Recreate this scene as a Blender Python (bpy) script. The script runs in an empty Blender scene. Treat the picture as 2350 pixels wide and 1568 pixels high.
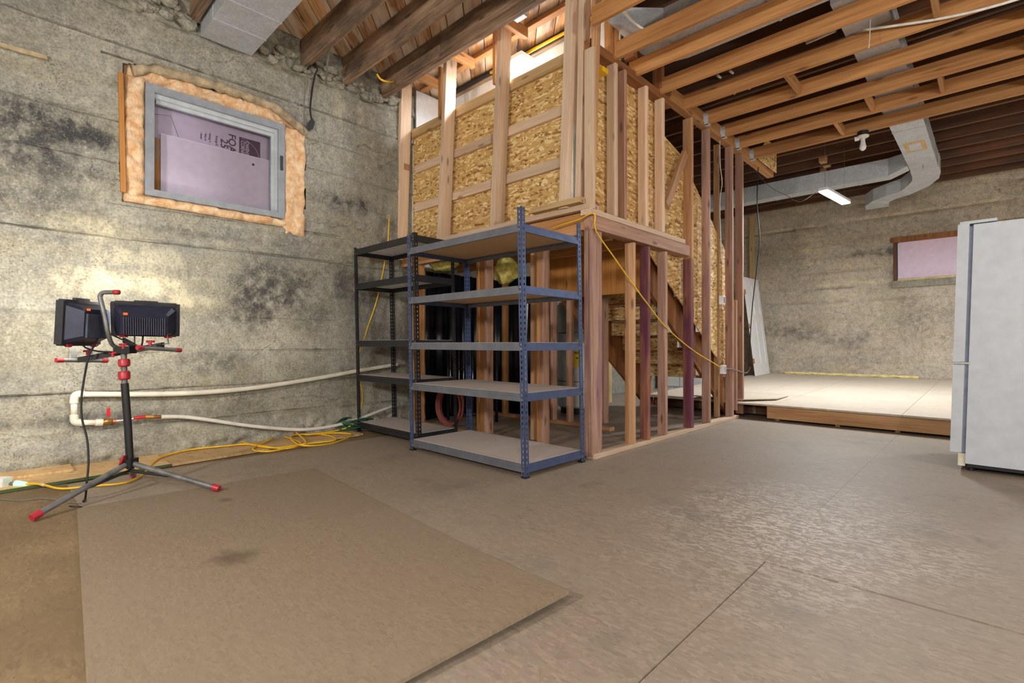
import bpy, math, random
from mathutils import Vector, Matrix, noise
random.seed(7)
sc = bpy.context.scene
col = sc.collection
R = math.radians
# ------------------------------------------------------------------ camera
F = 1154.0                       # focal length in pixels of the 2350 x 1568 frame
YAW, PIT, CAMZ = R(43.8), R(0.25), 0.915
cam_d = bpy.data.cameras.new('camera'); cam = bpy.data.objects.new('camera', cam_d); col.objects.link(cam)
cam_d.sensor_width = 36; cam_d.lens = F/2350*36; cam_d.clip_start = 0.02
cam.location = (0, 0, CAMZ); cam.rotation_euler = (R(90)+PIT, 0, YAW)
sc.camera = cam
FW = Vector((-math.sin(YAW)*math.cos(PIT), math.cos(YAW)*math.cos(PIT), math.sin(PIT)))
RT = Vector((math.cos(YAW), math.sin(YAW), 0)); UP = RT.cross(FW)
CAM = Vector((0, 0, CAMZ))
def ray(px, py): return FW + RT*((px-1175)/F) + UP*((784-py)/F)
def PX(px, py, x): d = ray(px, py); return CAM + d*(x/d.x)
def PY(px, py, y): d = ray(px, py); return CAM + d*(y/d.y)
def PZ(px, py, z): d = ray(px, py); return CAM + d*((z-CAMZ)/d.z)
def PD(px, py, dist): return CAM + ray(px, py)*dist
# ------------------------------------------------------------------ world, exposure
w = bpy.data.worlds.new('world'); sc.world = w; w.use_nodes = True
w.node_tree.nodes['Background'].inputs[0].default_value = (0.80, 0.90, 1.0, 1)
w.node_tree.nodes['Background'].inputs[1].default_value = 0.35
vs = sc.view_settings
vs.view_transform = 'Standard'; vs.look = 'None'; vs.gamma = 1; vs.use_curve_mapping = False
vs.exposure = 0.55
LAMP_W, BACK_W, WORK_W, STAIR_W, PEND_W = 82.0, 36.0, 5.0, 34.0, 0
GLOBE = 330.0
# ------------------------------------------------------------------ node helper
def S(r, g, b):
    f = lambda c: (c/255/12.92) if c/255 <= 0.04045 else ((c/255+0.055)/1.055)**2.4
    return (f(r), f(g), f(b), 1)
class G:
    def __init__(s, name):
        s.m = bpy.data.materials.new(name); s.m.use_nodes = True
        s.nt = s.m.node_tree; s.nt.nodes.clear()
        s.out = s.nt.nodes.new('ShaderNodeOutputMaterial')
    def n(s, typ, ins=None, out=0, **props):
        nd = s.nt.nodes.new('ShaderNode'+typ)
        for k, v in props.items(): setattr(nd, k, v)
        for k, v in (ins or {}).items():
            sk = nd.inputs[k]
            if isinstance(v, bpy.types.NodeSocket): s.nt.links.new(v, sk)
            else: sk.default_value = v
        return nd.outputs[out]
    def math(s, op, a, b=0.5, c=None):
        i = {0: a, 1: b}
        if c is not None: i[2] = c
        return s.n('Math', i, operation=op)
    def mix(s, f, a, b, bt='MIX'):
        nd = s.nt.nodes.new('ShaderNodeMix'); nd.data_type = 'RGBA'; nd.blend_type = bt
        for k, v in ((0, f), (6, a), (7, b)):
            if isinstance(v, bpy.types.NodeSocket): s.nt.links.new(v, nd.inputs[k])
            else: nd.inputs[k].default_value = v
        return nd.outputs[2]
    def ramp(s, fac, stops, interp='LINEAR'):
        nd = s.nt.nodes.new('ShaderNodeValToRGB'); cr = nd.color_ramp; cr.interpolation = interp
        while len(cr.elements) > 1: cr.elements.remove(cr.elements[0])
        cr.elements[0].position = stops[0][0]; cr.elements[0].color = stops[0][1]
        for p, c in stops[1:]:
            e = cr.elements.new(p); e.color = c
        s.nt.links.new(fac, nd.inputs[0]); return nd.outputs[0]
    def gray(s, fac, a, b):
        return s.n('MapRange', {0: fac, 1: a, 2: b})
    def mapv(s, v, loc=(0, 0, 0), rot=(0, 0, 0), sca=(1, 1, 1)):
        return s.n('Mapping', {0: v, 1: loc, 2: rot, 3: sca})
    def noise(s, v, sc_, det=4, rough=.55, dist=0, out=0):
        return s.n('TexNoise', {'Vector': v, 'Scale': sc_, 'Detail': det, 'Roughness': rough, 'Distortion': dist}, out=out)
    def bsdf(s, color, rough=.8, metal=0, bump=None, bs=.3, bd=.01, **kw):
        i = {'Base Color': color, 'Roughness': rough, 'Metallic': metal}
        if bump is not None: i['Normal'] = s.n('Bump', {'Height': bump, 'Strength': bs, 'Distance': bd})
        i.update(kw)
        b = s.n('BsdfPrincipled', i); s.nt.links.new(b, s.out.inputs[0]); return s.m
M = {}
def plain(name, c, rough=.5, metal=0, var=.06, **kw):
    g = G(name); v = g.n('TexCoord', out=3)
    f = g.noise(v, 14, 5)
    d = tuple(x*(1-var*3) for x in c[:3])+(1,)
    e = tuple(min(1, x*(1+var*3)) for x in c[:3])+(1,)
    M[name] = g.bsdf(g.mix(g.gray(f, .3, .7), d, e), rough, metal, f, .08, .004, **kw); return M[name]
def emit(name, c, st):
    g = G(name); e = g.n('Emission', {0: c, 1: st}); g.nt.links.new(e, g.out.inputs[0]); M[name] = g.m
def wood(name, light, dark, rough=.75, stain=None, stain_at=.5, grainy=1.0, soot=0.0):
    g = G(name); o = g.n('TexCoord', out=3); rnd = g.n('ObjectInfo', out=5)
    off = g.n('CombineXYZ', {0: g.math('MULTIPLY', rnd, 37.0), 1: g.math('MULTIPLY', rnd, 91.0), 2: g.math('MULTIPLY', rnd, 53.0)})
    v = g.n('VectorMath', {0: o, 1: off}, operation='ADD')
    g1 = g.noise(g.mapv(v, sca=(55, 55, 2.2)), 1, 4, .6, .4)
    g2 = g.noise(g.mapv(v, sca=(9, 9, 1.0)), 1, 3, .5)
    g3 = g.noise(g.mapv(v, sca=(160, 160, 5)), 1, 2, .5)
    f = g.math('ADD', g.math('MULTIPLY', g1, .55*grainy), g.math('MULTIPLY', g2, .45))
    c = g.mix(g.gray(f, .32*grainy+.02, .66), dark, light)
    tint = g.math('MULTIPLY_ADD', rnd, .34, .80)
    c = g.mix(1, c, g.n('CombineColor', {0: tint, 1: tint, 2: tint}), 'MULTIPLY')
    kn = g.n('TexVoronoi', {'Vector': g.mapv(v, sca=(9, 9, 2.6)), 'Scale': 1.0})
    c = g.mix(g.math('MULTIPLY', g.gray(kn, .17, .07), .75), c, tuple(x*.35 for x in dark[:3])+(1,))
    if soot:
        sn = g.noise(g.mapv(v, sca=(5, 5, 1.6)), 1, 5, .6)
        c = g.mix(g.math('MULTIPLY', g.gray(sn, .42, .62), soot), c, S(58, 50, 46))
    if stain:
        sn = g.noise(g.mapv(v, sca=(7, 7, 1.2)), 1, 3, .5)
        c = g.mix(g.math('MULTIPLY', g.gray(sn, stain_at-.08, stain_at+.12), .8), c, stain)
    M[name] = g.bsdf(c, rough, 0, g.math('ADD', g1, g3), .12, .003); return M[name]
def osb(name, pale, mid, dark, dust=None, dust_amt=0, scale=1.0, rough=.8, worn=False, contrast=1.0, plane='xy', marks=()):
    g = G(name); p = g.n('NewGeometry', out=0)
    sx_ = {'xy': (0, 1), 'xz': (0, 2), 'yz': (1, 2)}[plane]; p = g.n('CombineXYZ', {0: g.n('SeparateXYZ', {0: p}, out=sx_[0]), 1: g.n('SeparateXYZ', {0: p}, out=sx_[1]), 2: 0.0})
    nz = g.noise(p, 3.0, 2, .5, out=1)
    p2 = g.n('VectorMath', {0: p, 1: g.n('VectorMath', {0: nz, 1: (.05, .05, .05)}, operation='MULTIPLY')}, operation='ADD')
    cs = []
    for i, (ax, ay, az) in enumerate(((0, 0, .35), (0, 0, 1.3), (0, 0, 2.45))):
        v = g.mapv(p2, (i*3.1, i*1.7, i*.9), (ax, ay, az), (13*scale, 52*scale, 1))
        vo = g.n('TexVoronoi', {'Vector': v, 'Scale': 1.0, 'Randomness': 1.0}, out=1)
        cs.append(g.n('SeparateColor', {0: vo}, out=0))
    sel = g.noise(p, 17*scale, 1, .5)
    a = g.n('Mix', {0: g.math('GREATER_THAN', sel, .5), 2: cs[0], 3: cs[1]})
    sel2 = g.noise(g.mapv(p, (4, 4, 4)), 14*scale, 1, .5)
    a = g.n('Mix', {0: g.math('GREATER_THAN', sel2, .54), 2: a, 3: cs[2]})
    fine = g.noise(g.mapv(p, sca=(90, 90, 90)), 1, 3)
    a2 = g.math('ADD', g.math('MULTIPLY', a, .75), g.math('MULTIPLY', fine, .25))
    c = g.ramp(a2, [(.14, dark), (.34, mid), (.60, mid), (.80, pale)])
    if contrast < 1: c = g.mix(1-contrast, c, mid)
    big = g.noise(p, 1.1, 4, .6)
    if dust: c = g.mix(g.math('MULTIPLY', g.gray(big, .25, .6), dust_amt), c, dust)
    if worn:
        # worn, scuffed walking path where the flakes show pale, plus grey-green damp marks and dirt
        m1 = g.n('VectorMath', {0: g.n('VectorMath', {0: p, 1: (-.75, 2.85, 0)}, operation='SUBTRACT'), 1: (.95, .62, 0)}, operation='MULTIPLY')
        ln = g.n('VectorMath', {0: m1}, operation='LENGTH', out=1)
        wz = g.math('MULTIPLY', g.gray(g.math('ADD', ln, g.math('MULTIPLY', g.noise(p, 3, 5, .65), .9)), 1.15, .55), g.gray(a, .52, .66))
        c = g.mix(g.math('MULTIPLY', wz, .8), c, S(205, 196, 184))
        d1 = g.noise(g.mapv(p, (7, 2, 0)), 1.6, 6, .65)
        c = g.mix(g.math('MULTIPLY', g.gray(d1, .56, .72), .5), c, S(104, 104, 98))
        d2 = g.noise(g.mapv(p, (1, 9, 0)), 2.6, 6, .7)
        c = g.mix(g.math('MULTIPLY', g.gray(d2, .60, .74), .45), c, S(84, 72, 60))
    for (P, ra, am) in marks:
        ln = g.n('VectorMath', {0: g.n('VectorMath', {0: p, 1: P}, operation='SUBTRACT')}, operation='LENGTH', out=1)
        k_ = g.gray(g.math('ADD', ln, g.math('MULTIPLY_ADD', g.noise(p, 9, 5, .65), ra*1.6, -ra*.8)), ra, ra*.25)
        c = g.mix(g.math('MULTIPLY', k_, am), c, S(78, 62, 46))
    M[name] = g.bsdf(c, rough, 0, g.math('ADD', a2, g.math('MULTIPLY', fine, .5)), .22, .004); return M[name]
def concrete(name, ca, cb, cc, spots=(), pale=(), axis='x', lines=True):
    g = G(name); p = g.n('NewGeometry', out=0)
    n1 = g.noise(p, .9, 6, .62); n2 = g.noise(g.mapv(p, (5, 5, 5), sca=(1, 1, 3.2)), 1.5, 7, .65)
    n3 = g.noise(p, 14, 8, .7); n4 = g.noise(g.mapv(p, sca=(6, 6, .7)), 2.0, 5, .6)
    c = g.mix(g.gray(n1, .32, .66), ca, cb)
    c = g.mix(g.math('MULTIPLY', g.gray(n2, .42, .68), .75), c, cc)
    c = g.mix(g.math('MULTIPLY', g.gray(n3, .50, .70), .5), c, tuple(x*.42 for x in ca[:3])+(1,))
    c = g.mix(g.math('MULTIPLY', g.gray(n3, .46, .30), .35), c, tuple(min(1, x*1.5) for x in cb[:3])+(1,))
    c = g.mix(g.math('MULTIPLY', g.gray(n4, .55, .75), .25), c, tuple(x*.5 for x in ca[:3])+(1,))
    dn = g.noise(g.mapv(p, (2, 8, 1)), 2.4, 6, .68); dn2 = g.noise(g.mapv(p, (9, 3, 4)), 9, 6, .7)
    for lst, colr in ((spots, S(50, 51, 54)), (pale, S(236, 224, 190))):
        for (P, ra, rz, am) in lst:
            sv = (1/ra, 1/ra, 1/rz)
            d = g.n('VectorMath', {0: g.n('VectorMath', {0: p, 1: P}, operation='SUBTRACT'), 1: sv}, operation='MULTIPLY')
            ln = g.n('VectorMath', {0: d}, operation='LENGTH', out=1)
            ln = g.math('ADD', ln, g.math('MULTIPLY_ADD', dn, 2.6, -1.3))
            k = g.math('MULTIPLY', g.gray(ln, 1.0, .35), g.math('MULTIPLY', g.gray(dn2, .36, .58), am))
            c = g.mix(k, c, colr)
    pv = g.n('TexVoronoi', {'Vector': p, 'Scale': 46.0}); pm_ = g.noise(p, 4.5, 4, .6)
    pit = g.math('MULTIPLY', g.gray(pv, .26, .12), g.gray(pm_, .48, .62))
    c = g.mix(g.math('MULTIPLY', pit, .7), c, S(70, 66, 58))
    n5 = g.noise(p, 60, 4, .7); c = g.mix(g.math('MULTIPLY', g.gray(n5, .50, .68), .6), c, tuple(x*.55 for x in ca[:3])+(1,)); c = g.mix(g.math('MULTIPLY', g.gray(n5, .46, .28), .35), c, tuple(min(1, x*1.5) for x in cb[:3])+(1,))
    wv = g.n('VectorMath', {0: p, 1: g.n('VectorMath', {0: g.noise(p, 5, 4, .6, out=1), 1: (.16, .16, .16)}, operation='MULTIPLY')}, operation='ADD')
    ck = g.n('TexVoronoi', {'Vector': g.mapv(wv, sca=(1, 1, 1.7)), 'Scale': 1.3}, feature='DISTANCE_TO_EDGE')
    crack = g.math('MULTIPLY', g.gray(ck, .006, .001), g.gray(g.noise(g.mapv(p, (3, 1, 7)), 1.2, 3), .50, .58))
    c = g.mix(g.math('MULTIPLY', crack, .45), c, S(84, 76, 66))
    hb = g.math('SUBTRACT', g.math('ADD', n3, g.math('MULTIPLY', n2, .8)), g.math('ADD', pit, crack))
    M[name] = g.bsdf(c, .88, 0, hb, .5, .014); return M[name]
# ------------------------------------------------------------------ scene-graph helpers
WM = {}
def tag(o, label=None, cat=None, group=None, kind=None):
    for k, v in (('label', label), ('category', cat), ('group', group), ('kind', kind)):
        if v: o[k] = v
    return o
def place(o, mat, parent=None):
    WM[o] = mat.copy()
    if parent is not None:
        o.parent = parent; o.matrix_parent_inverse = WM[parent].inverted()
    o.matrix_basis = mat
    return o
def thing(name, loc, label=None, cat=None, group=None, kind=None):
    o = bpy.data.objects.new(name, None); o.empty_display_size = .05; col.objects.link(o)
    place(o, Matrix.Translation(Vector(loc)))
    return tag(o, label, cat, group, kind)
class MB:
    def __init__(s): s.v = []; s.f = []
    def add(s, vs_, fs):
        k = len(s.v); s.v += [Vector(v) for v in vs_]; s.f += [tuple(i+k for i in f) for f in fs]; return s
    def box(s, a, b):
        (x0, y0, z0), (x1, y1, z1) = a, b
        return s.add([(x0,y0,z0),(x1,y0,z0),(x1,y1,z0),(x0,y1,z0),(x0,y0,z1),(x1,y0,z1),(x1,y1,z1),(x0,y1,z1)],
                     [(0,3,2,1),(4,5,6,7),(0,1,5,4),(1,2,6,5),(2,3,7,6),(3,0,4,7)])
    def hexa(s, p8):      # 4 bottom corners then 4 top corners
        return s.add(p8, [(0,3,2,1),(4,5,6,7),(0,1,5,4),(1,2,6,5),(2,3,7,6),(3,0,4,7)])
    def obox(s, c, ax, ay, az):   # centre and three half-axis vectors
        c = Vector(c); ax, ay, az = Vector(ax), Vector(ay), Vector(az)
        return s.hexa([c-ax-ay-az, c+ax-ay-az, c+ax+ay-az, c-ax+ay-az, c-ax-ay+az, c+ax-ay+az, c+ax+ay+az, c-ax+ay+az])
    def prism(s, poly, ext):      # 3-D polygon swept by the vector ext
        n = len(poly); e = Vector(ext); vs_ = [Vector(p) for p in poly]+[Vector(p)+e for p in poly]
        return s.add(vs_, [tuple(range(n-1, -1, -1)), tuple(range(n, 2*n))]+[(i, (i+1) % n, n+(i+1) % n, n+i) for i in range(n)])
    def tube(s, pts, r, seg=8, closed=False, caps=True):
        pts = [Vector(p) for p in pts]; n = len(pts); rr = r if isinstance(r, (list, tuple)) else [r]*n
        k0 = len(s.v); prev = None
        for i, p in enumerate(pts):
            t = (pts[(i+1) % n]-pts[i-1]) if closed else (pts[min(i+1, n-1)]-pts[max(i-1, 0)])
            if t.length < 1e-9: t = Vector((0, 0, 1))
            t.normalize()
            if prev is None: a = t.orthogonal().normalized()
            else:
                a = prev - t*prev.dot(t); a = a.normalized() if a.length > 1e-6 else t.orthogonal().normalized()
            prev = a; b = t.cross(a)
            for j in range(seg):
                th = 2*math.pi*j/seg; s.v.append(p+(a*math.cos(th)+b*math.sin(th))*rr[i])
        for i in range(n if closed else n-1):
            for j in range(seg):
                a0 = k0+i*seg; b0 = k0+((i+1) % n)*seg
                s.f.append((a0+j, a0+(j+1) % seg, b0+(j+1) % seg, b0+j))
        if caps and not closed:
            s.f.append(tuple(k0+j for j in range(seg-1, -1, -1))); s.f.append(tuple(k0+(n-1)*seg+j for j in range(seg)))
        return s
    def rect_tube(s, pts, side, w_, h_):   # rectangular duct swept along pts; side: horizontal width directions
        k0 = len(s.v)
        for p, sd in zip(pts, side):
            p = Vector(p); sd = Vector(sd).normalized()
            for a, b in ((-1,-1),(1,-1),(1,1),(-1,1)): s.v.append(p+sd*(a*w_/2)+Vector((0, 0, b*h_/2)))
        for i in range(len(pts)-1):
            for j in range(4): s.f.append((k0+i*4+j, k0+i*4+(j+1) % 4, k0+i*4+4+(j+1) % 4, k0+i*4+4+j))
        e = k0+(len(pts)-1)*4
        s.f += [(k0+3, k0+2, k0+1, k0), (e, e+1, e+2, e+3)]
        return s
    def build(s, name, mat, parent=None, label=None, cat=None, group=None, kind=None, smooth=False, base=True, mtx=None):
        me = bpy.data.meshes.new(name)
        if mtx is None:
            lo = Vector([min(v[i] for v in s.v) for i in range(3)]); hi = Vector([max(v[i] for v in s.v) for i in range(3)])
            o_ = Vector(((lo.x+hi.x)/2, (lo.y+hi.y)/2, lo.z)) if base else Vector((0, 0, 0))
            mtx = Matrix.Translation(o_); vv = [v-o_ for v in s.v]
        else: vv = s.v
        me.from_pydata([tuple(v) for v in vv], [], s.f); me.update()
        if smooth:
            me.polygons.foreach_set('use_smooth', [True]*len(me.polygons))
            if smooth == 'auto':
                try: me.set_sharp_from_angle(angle=R(38))
                except Exception: pass
        me.materials.append(M[mat] if isinstance(mat, str) else mat)
        o = bpy.data.objects.new(name, me); col.objects.link(o)
        place(o, mtx, parent); return tag(o, label, cat, group, kind)
def beam(name, A, B, w_, d, mat, parent=None, xdir=(1, 0, 0), ease=.003, **kw):
    """a length of lumber from A to B (centre line); w_ is its size along xdir, d across that"""
    A, B = Vector(A), Vector(B); z = (B-A); L = z.length; z.normalize()
    x = Vector(xdir); x = (x-z*x.dot(z)).normalized(); y = z.cross(x)
    a, b, e = w_/2, d/2, min(ease, w_/5, d/5)
    sec = [(-a+e,-b),(a-e,-b),(a,-b+e),(a,b-e),(a-e,b),(-a+e,b),(-a,b-e),(-a,-b+e)]
    m = MB(); m.prism([(p, q, 0) for p, q in sec], (0, 0, L))
    mt = Matrix((( x.x, y.x, z.x, A.x), (x.y, y.y, z.y, A.y), (x.z, y.z, z.z, A.z), (0, 0, 0, 1)))
    return m.build(name, mat, parent, mtx=mt, **kw)
def spline(pts, n=8):
    pts = [Vector(p) for p in pts]; out = []
    for i in range(len(pts)-1):
        p0, p1, p2, p3 = pts[max(i-1, 0)], pts[i], pts[i+1], pts[min(i+2, len(pts)-1)]
        for k in range(n):
            t = k/n
            out.append(.5*((2*p1)+(p2-p0)*t+(2*p0-5*p1+4*p2-p3)*t*t+(3*p1-p0-3*p2+p3)*t**3))
    out.append(pts[-1]); return out
def strip(name, pts, r, mat, parent=None, n=8, seg=6, **kw):
    return MB().tube(spline(pts, n), r, seg).build(name, mat, parent, smooth=True, **kw)
def sm(a, b, x):
    t = min(1, max(0, (x-a)/(b-a))) if a != b else float(x >= a); return t*t*(3-2*t)
# ------------------------------------------------------------------ materials
wood('stud_pale', S(236, 211, 183), S(204, 170, 140))
wood('stud_tan', S(208, 164, 122), S(160, 114, 76))
wood('stud_rose', S(196, 156, 132), S(148, 106, 86))
wood('stud_purple', S(178, 122, 96), S(120, 76, 58), stain=S(92, 34, 72), stain_at=.46)
wood('stud_lilac', S(196, 160, 142), S(140, 100, 84), stain=S(128, 84, 116), stain_at=.60)
wood('gold_joist', S(208, 154, 96), S(158, 104, 56))
wood('old_joist', S(184, 154, 126), S(120, 92, 70), soot=.7, grainy=1.2)
wood('far_joist', S(120, 78, 50), S(72, 44, 28), soot=.55)
wood('deck_plank', S(236, 182, 124), S(156, 98, 56), soot=.55, stain=S(226, 212, 194), stain_at=.50, grainy=1.3)
wood('plywood_gold', S(214, 150, 78), S(176, 112, 48))
wood('ply_strip', S(218, 186, 136), S(176, 142, 96))
wood('rim_board', S(206, 164, 118), S(160, 116, 76))
wood('stair_wood', S(176, 116, 66), S(118, 70, 36))
osb('osb_wall', S(246, 222, 166), S(214, 174, 108), S(150, 102, 52), scale=.95, plane='xz')
osb('osb_side', S(240, 214, 158), S(206, 164, 100), S(140, 94, 48), scale=.95, plane='yz')
osb('osb_floor', S(172, 158, 140), S(144, 130, 113), S(106, 94, 80), S(152, 140, 126), .45, 1.7, .55, True, .42)
osb('osb_loose', S(158, 142, 118), S(134, 118, 96), S(98, 84, 66), S(136, 122, 103), .45, 2.0, .75, False, .36, marks=[((-2.32, .72, 0), .12, .6), ((-3.2, .95, 0), .05, .5)])
osb('osb_deck', S(214, 200, 180), S(194, 178, 157), S(164, 146, 124), S(202, 190, 172), .6, .9, .7, False, .5)
osb('ply_dirty', S(178, 158, 122), S(146, 124, 90), S(92, 76, 54), S(104, 86, 62), .75, 1.7, .8, False, .4)
osb('particle', S(206, 196, 190), S(194, 184, 178), S(170, 160, 152), None, 0, 4, .7, False, .6)
osb('particle_tan', S(214, 184, 146), S(202, 170, 130), S(180, 146, 108), None, 0, 4, .7, False, .6)
plain('steel_blue', S(78, 92, 128), .38, .35, .05)
plain('steel_black', S(46, 46, 50), .4, .3, .05)
plain('steel_grey', S(120, 124, 136), .4, .5, .05)
plain('edge_green', S(70, 86, 52), .8)
plain('osb_edge', S(70, 62, 46), .9)
g = G('galvanised'); o_ = g.n('NewGeometry', out=0)
vv_ = g.n('TexVoronoi', {'Vector': o_, 'Scale': 60.0}, out=1); nn_ = g.noise(o_, 6, 5, .6)
c_ = g.mix(g.n('SeparateColor', {0: vv_}, out=0), S(184, 190, 198), S(204, 209, 214))
c_ = g.mix(g.math('MULTIPLY', g.gray(nn_, .4, .7), .35), c_, S(160, 160, 158))
M['galvanised'] = g.bsdf(c_, .5, .25, nn_, .1, .004)
plain('pvc', S(226, 222, 208), .35, 0, .03)
plain('hose_white', S(214, 212, 204), .4, 0, .03)
plain('yellow_cord', S(236, 186, 30), .45, 0, .04)
plain('black_rubber', S(24, 24, 26), .55, 0, .1)
plain('grey_wire', S(120, 116, 110), .5)
plain('white_wire', S(228, 224, 214), .5)
plain('lamp_body', S(42, 46, 66), .42, .2, .1)
plain('lamp_frame', S(46, 47, 52), .5, 0, .1)
plain('lamp_fin', S(78, 82, 100), .45, .2, .1)
plain('stand_tube', S(118, 118, 118), .42, .3, .12)
plain('stand_black', S(34, 34, 36), .45, .1, .1)
plain('red_plastic', S(176, 44, 56), .4, 0, .08)
plain('red_lever', S(196, 28, 34), .4)
plain('brass', S(176, 136, 70), .35, .8)
plain('copper', S(170, 104, 70), .35, .8)
plain('win_frame', S(142, 148, 156), .5, 0, .05)
plain('win_track', S(186, 192, 198), .45, 0, .04)
plain('foam_pink', S(224, 202, 222), .8, 0, .02)
plain('foam_pale', S(236, 218, 234), .8, 0, .02)
plain('foam_edge', S(252, 240, 252), .8, 0, .01)
plain('foam_print', S(106, 82, 100), .8)
plain('drywall', S(224, 226, 232), .85, 0, .02)
plain('drywall_edge', S(204, 206, 198), .9)
plain('door_white', S(232, 232, 232), .45, 0, .02)
plain('fridge_white', S(192, 198, 206), .38, 0, .02)
plain('fridge_seal', S(120, 128, 146), .6)
plain('fridge_cream', S(216, 212, 190), .5)
plain('chrome', S(190, 190, 190), .25, .9)
plain('heater_white', S(206, 208, 206), .45, 0, .03)
plain('tag_yellow', S(240, 214, 20), .6, 0, .02)
plain('spray_foam', S(226, 208, 142), .9, 0, .08)
plain('rough_mortar', S(170, 152, 124), .95, 0, .16)
plain('ceramic', S(216, 206, 188), .4)
plain('bulb_glass', S(226, 228, 236), .2, 0, .02)
plain('black_paint', S(20, 20, 24), .6)
plain('green_net', S(38, 88, 66), .6)
plain('blue_steel_sheet', S(84, 104, 136), .5, .3, .08)
plain('insul_yellow', S(222, 204, 112), .95, 0, .15)
plain('box_white', S(226, 228, 232), .5)
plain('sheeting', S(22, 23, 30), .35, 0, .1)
plain('stone', S(96, 92, 86), .95, 0, .2)
g = G('insulation'); o_ = g.n('NewGeometry', out=0); a_ = g.noise(o_, 9, 8, .7, .6); b_ = g.noise(g.mapv(o_, sca=(90, 90, 30)), 1, 4, .7, .8)
c_ = g.mix(g.gray(a_, .35, .62), S(222, 166, 112), S(252, 224, 186))
c_ = g.mix(g.math('MULTIPLY', g.gray(b_, .52, .7), .35), c_, S(150, 96, 52))
M['insulation'] = g.bsdf(c_, .95, 0, g.math('ADD', a_, b_), .6, .02)
g = G('hose_clear_red'); b_ = g.n('BsdfPrincipled', {'Base Color': S(206, 120, 112), 'Roughness': .12, 'Transmission Weight': .55, 'IOR': 1.3}); g.nt.links.new(b_, g.out.inputs[0]); M['hose_clear_red'] = g.m
g = G('pane_glass'); a_ = g.n('BsdfTransparent', {0: (.93, .95, .97, 1)}); b_ = g.n('BsdfGlossy', {0: (1, 1, 1, 1), 1: .06}); f_ = g.n('Fresnel', {0: 1.35})
mx_ = g.n('MixShader', {0: f_, 1: a_, 2: b_}); g.nt.links.new(mx_, g.out.inputs[0]); M['pane_glass'] = g.m
emit('led_white', (.93, .97, 1, 1), 26); emit('led_stair', (.9, .95, 1, 1), 26); emit('led_work', (1, .96, .86, 1), 20)
emit('led_globe', (1, .97, .93, 1), GLOBE); emit('green_glow', (.25, 1, .35, 1), 2.2); emit('red_glow', (1, .12, .03, 1), 1.2); emit('tiny_lamp', (1, .98, .95, 1), 14)
# ================================================================== the setting
XL, YF, XR, YB, ZJ = -5.0, 11.66, 4.2, -4.6, 3.68      # left wall, far wall, right wall, wall behind, underside of old joists
wp = lambda px, py: tuple(PX(px, py, XL))
spots = [(wp(810, 470), .55, .13, .95), (wp(130, 280), .50, .17, 1.0), (wp(40, 320), .40, .30, .9), (wp(210, 320), .3, .12, 1.0), (wp(150, 390), .45, .10, .7), (wp(480, 540), .9, .05, .5), (wp(620, 650), .42, .36, .9),
         (wp(560, 720), .34, .22, .7), (wp(800, 660), .40, .35, .65), (wp(90, 450), .5, .16, .6), (wp(880, 520), .25, .5, .6),
         (wp(500, 830), .5, .12, .6), (wp(360, 660), .09, .05, .8), (wp(700, 720), .3, .3, .5), (wp(860, 170), .6, .10, .7), (wp(230, 960), .8, .06, .5)]
pale = [(wp(330, 650), .38, .13, .95), (wp(200, 640), .22, .14, .6), (wp(230, 530), .35, .14, .5), (wp(440, 690), .30, .10, .55), (wp(300, 590), .5, .1, .4), (wp(780, 240), .09, .3, .35), (wp(830, 260), .06, .3, .35)]  # drips and a peeled patch, plus the work light's bright pool painted in
concrete('concrete_left', S(120, 120, 115), S(180, 176, 161), S(150, 143, 120), spots, pale)
fp = lambda px, py: tuple(PY(px, py, YF))
concrete('concrete_far', S(146, 138, 126), S(206, 194, 174), S(190, 170, 142),
         [(fp(2020, 580), .9, .10, .8), (fp(1850, 450), 2.0, .12, .45), (fp(2060, 690), .35, .5, .6), (fp(1800, 760), .8, .2, .6), (fp(1900, 780), .8, .2, .5)],
         [(fp(1870, 570), .30, .6, .6), (fp(2030, 700), .35, .5, .4), (fp(1950, 650), 1.4, .06, .4), (fp(2270, 430), .35, .3, .4)])
concrete('concrete_plain', S(122, 118, 108), S(170, 164, 148), S(150, 140, 120))
COURSES = [-.5, .25, .54, .845, 1.15, 1.45, 1.765, 2.04, 2.36, 2.69, 2.99, 3.30, 3.62, 5]
def form_relief(a, z, seed, amp=1.0):
    zz = z + .014*noise.noise(Vector((a*.7, seed, 0)))+.005*noise.noise(Vector((a*6, seed, 3))); k = max(i for i, c in enumerate(COURSES) if c <= zz); e = min(zz-COURSES[k], COURSES[k+1]-zz)
    kb = k if zz-COURSES[k] < COURSES[k+1]-zz else k+1
    h = (math.sin((k+seed)*12.9898)*43758.5453) % 1.0
    d = (h-.5)*.022 + .006*noise.noise(Vector((a*1.3, z*1.3, seed))) + .004*noise.noise(Vector((a*9, z*9, seed)))
    g_ = min(1, max(0, noise.noise(Vector((a*1.1, kb*3.3, seed)))*1.6+.45)); g_ = max(g_, .9 if kb in (11, 6) else 0)*(.75+.5*noise.noise(Vector((a*16, kb*5.1, seed))))
    d -= .040*g_*max(0, 1-e/.015)
    p = noise.noise(Vector((a*5.5, z*5.5, seed+4)))
    if p > .42: d -= .03*(p-.42)
    return d*amp
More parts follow.
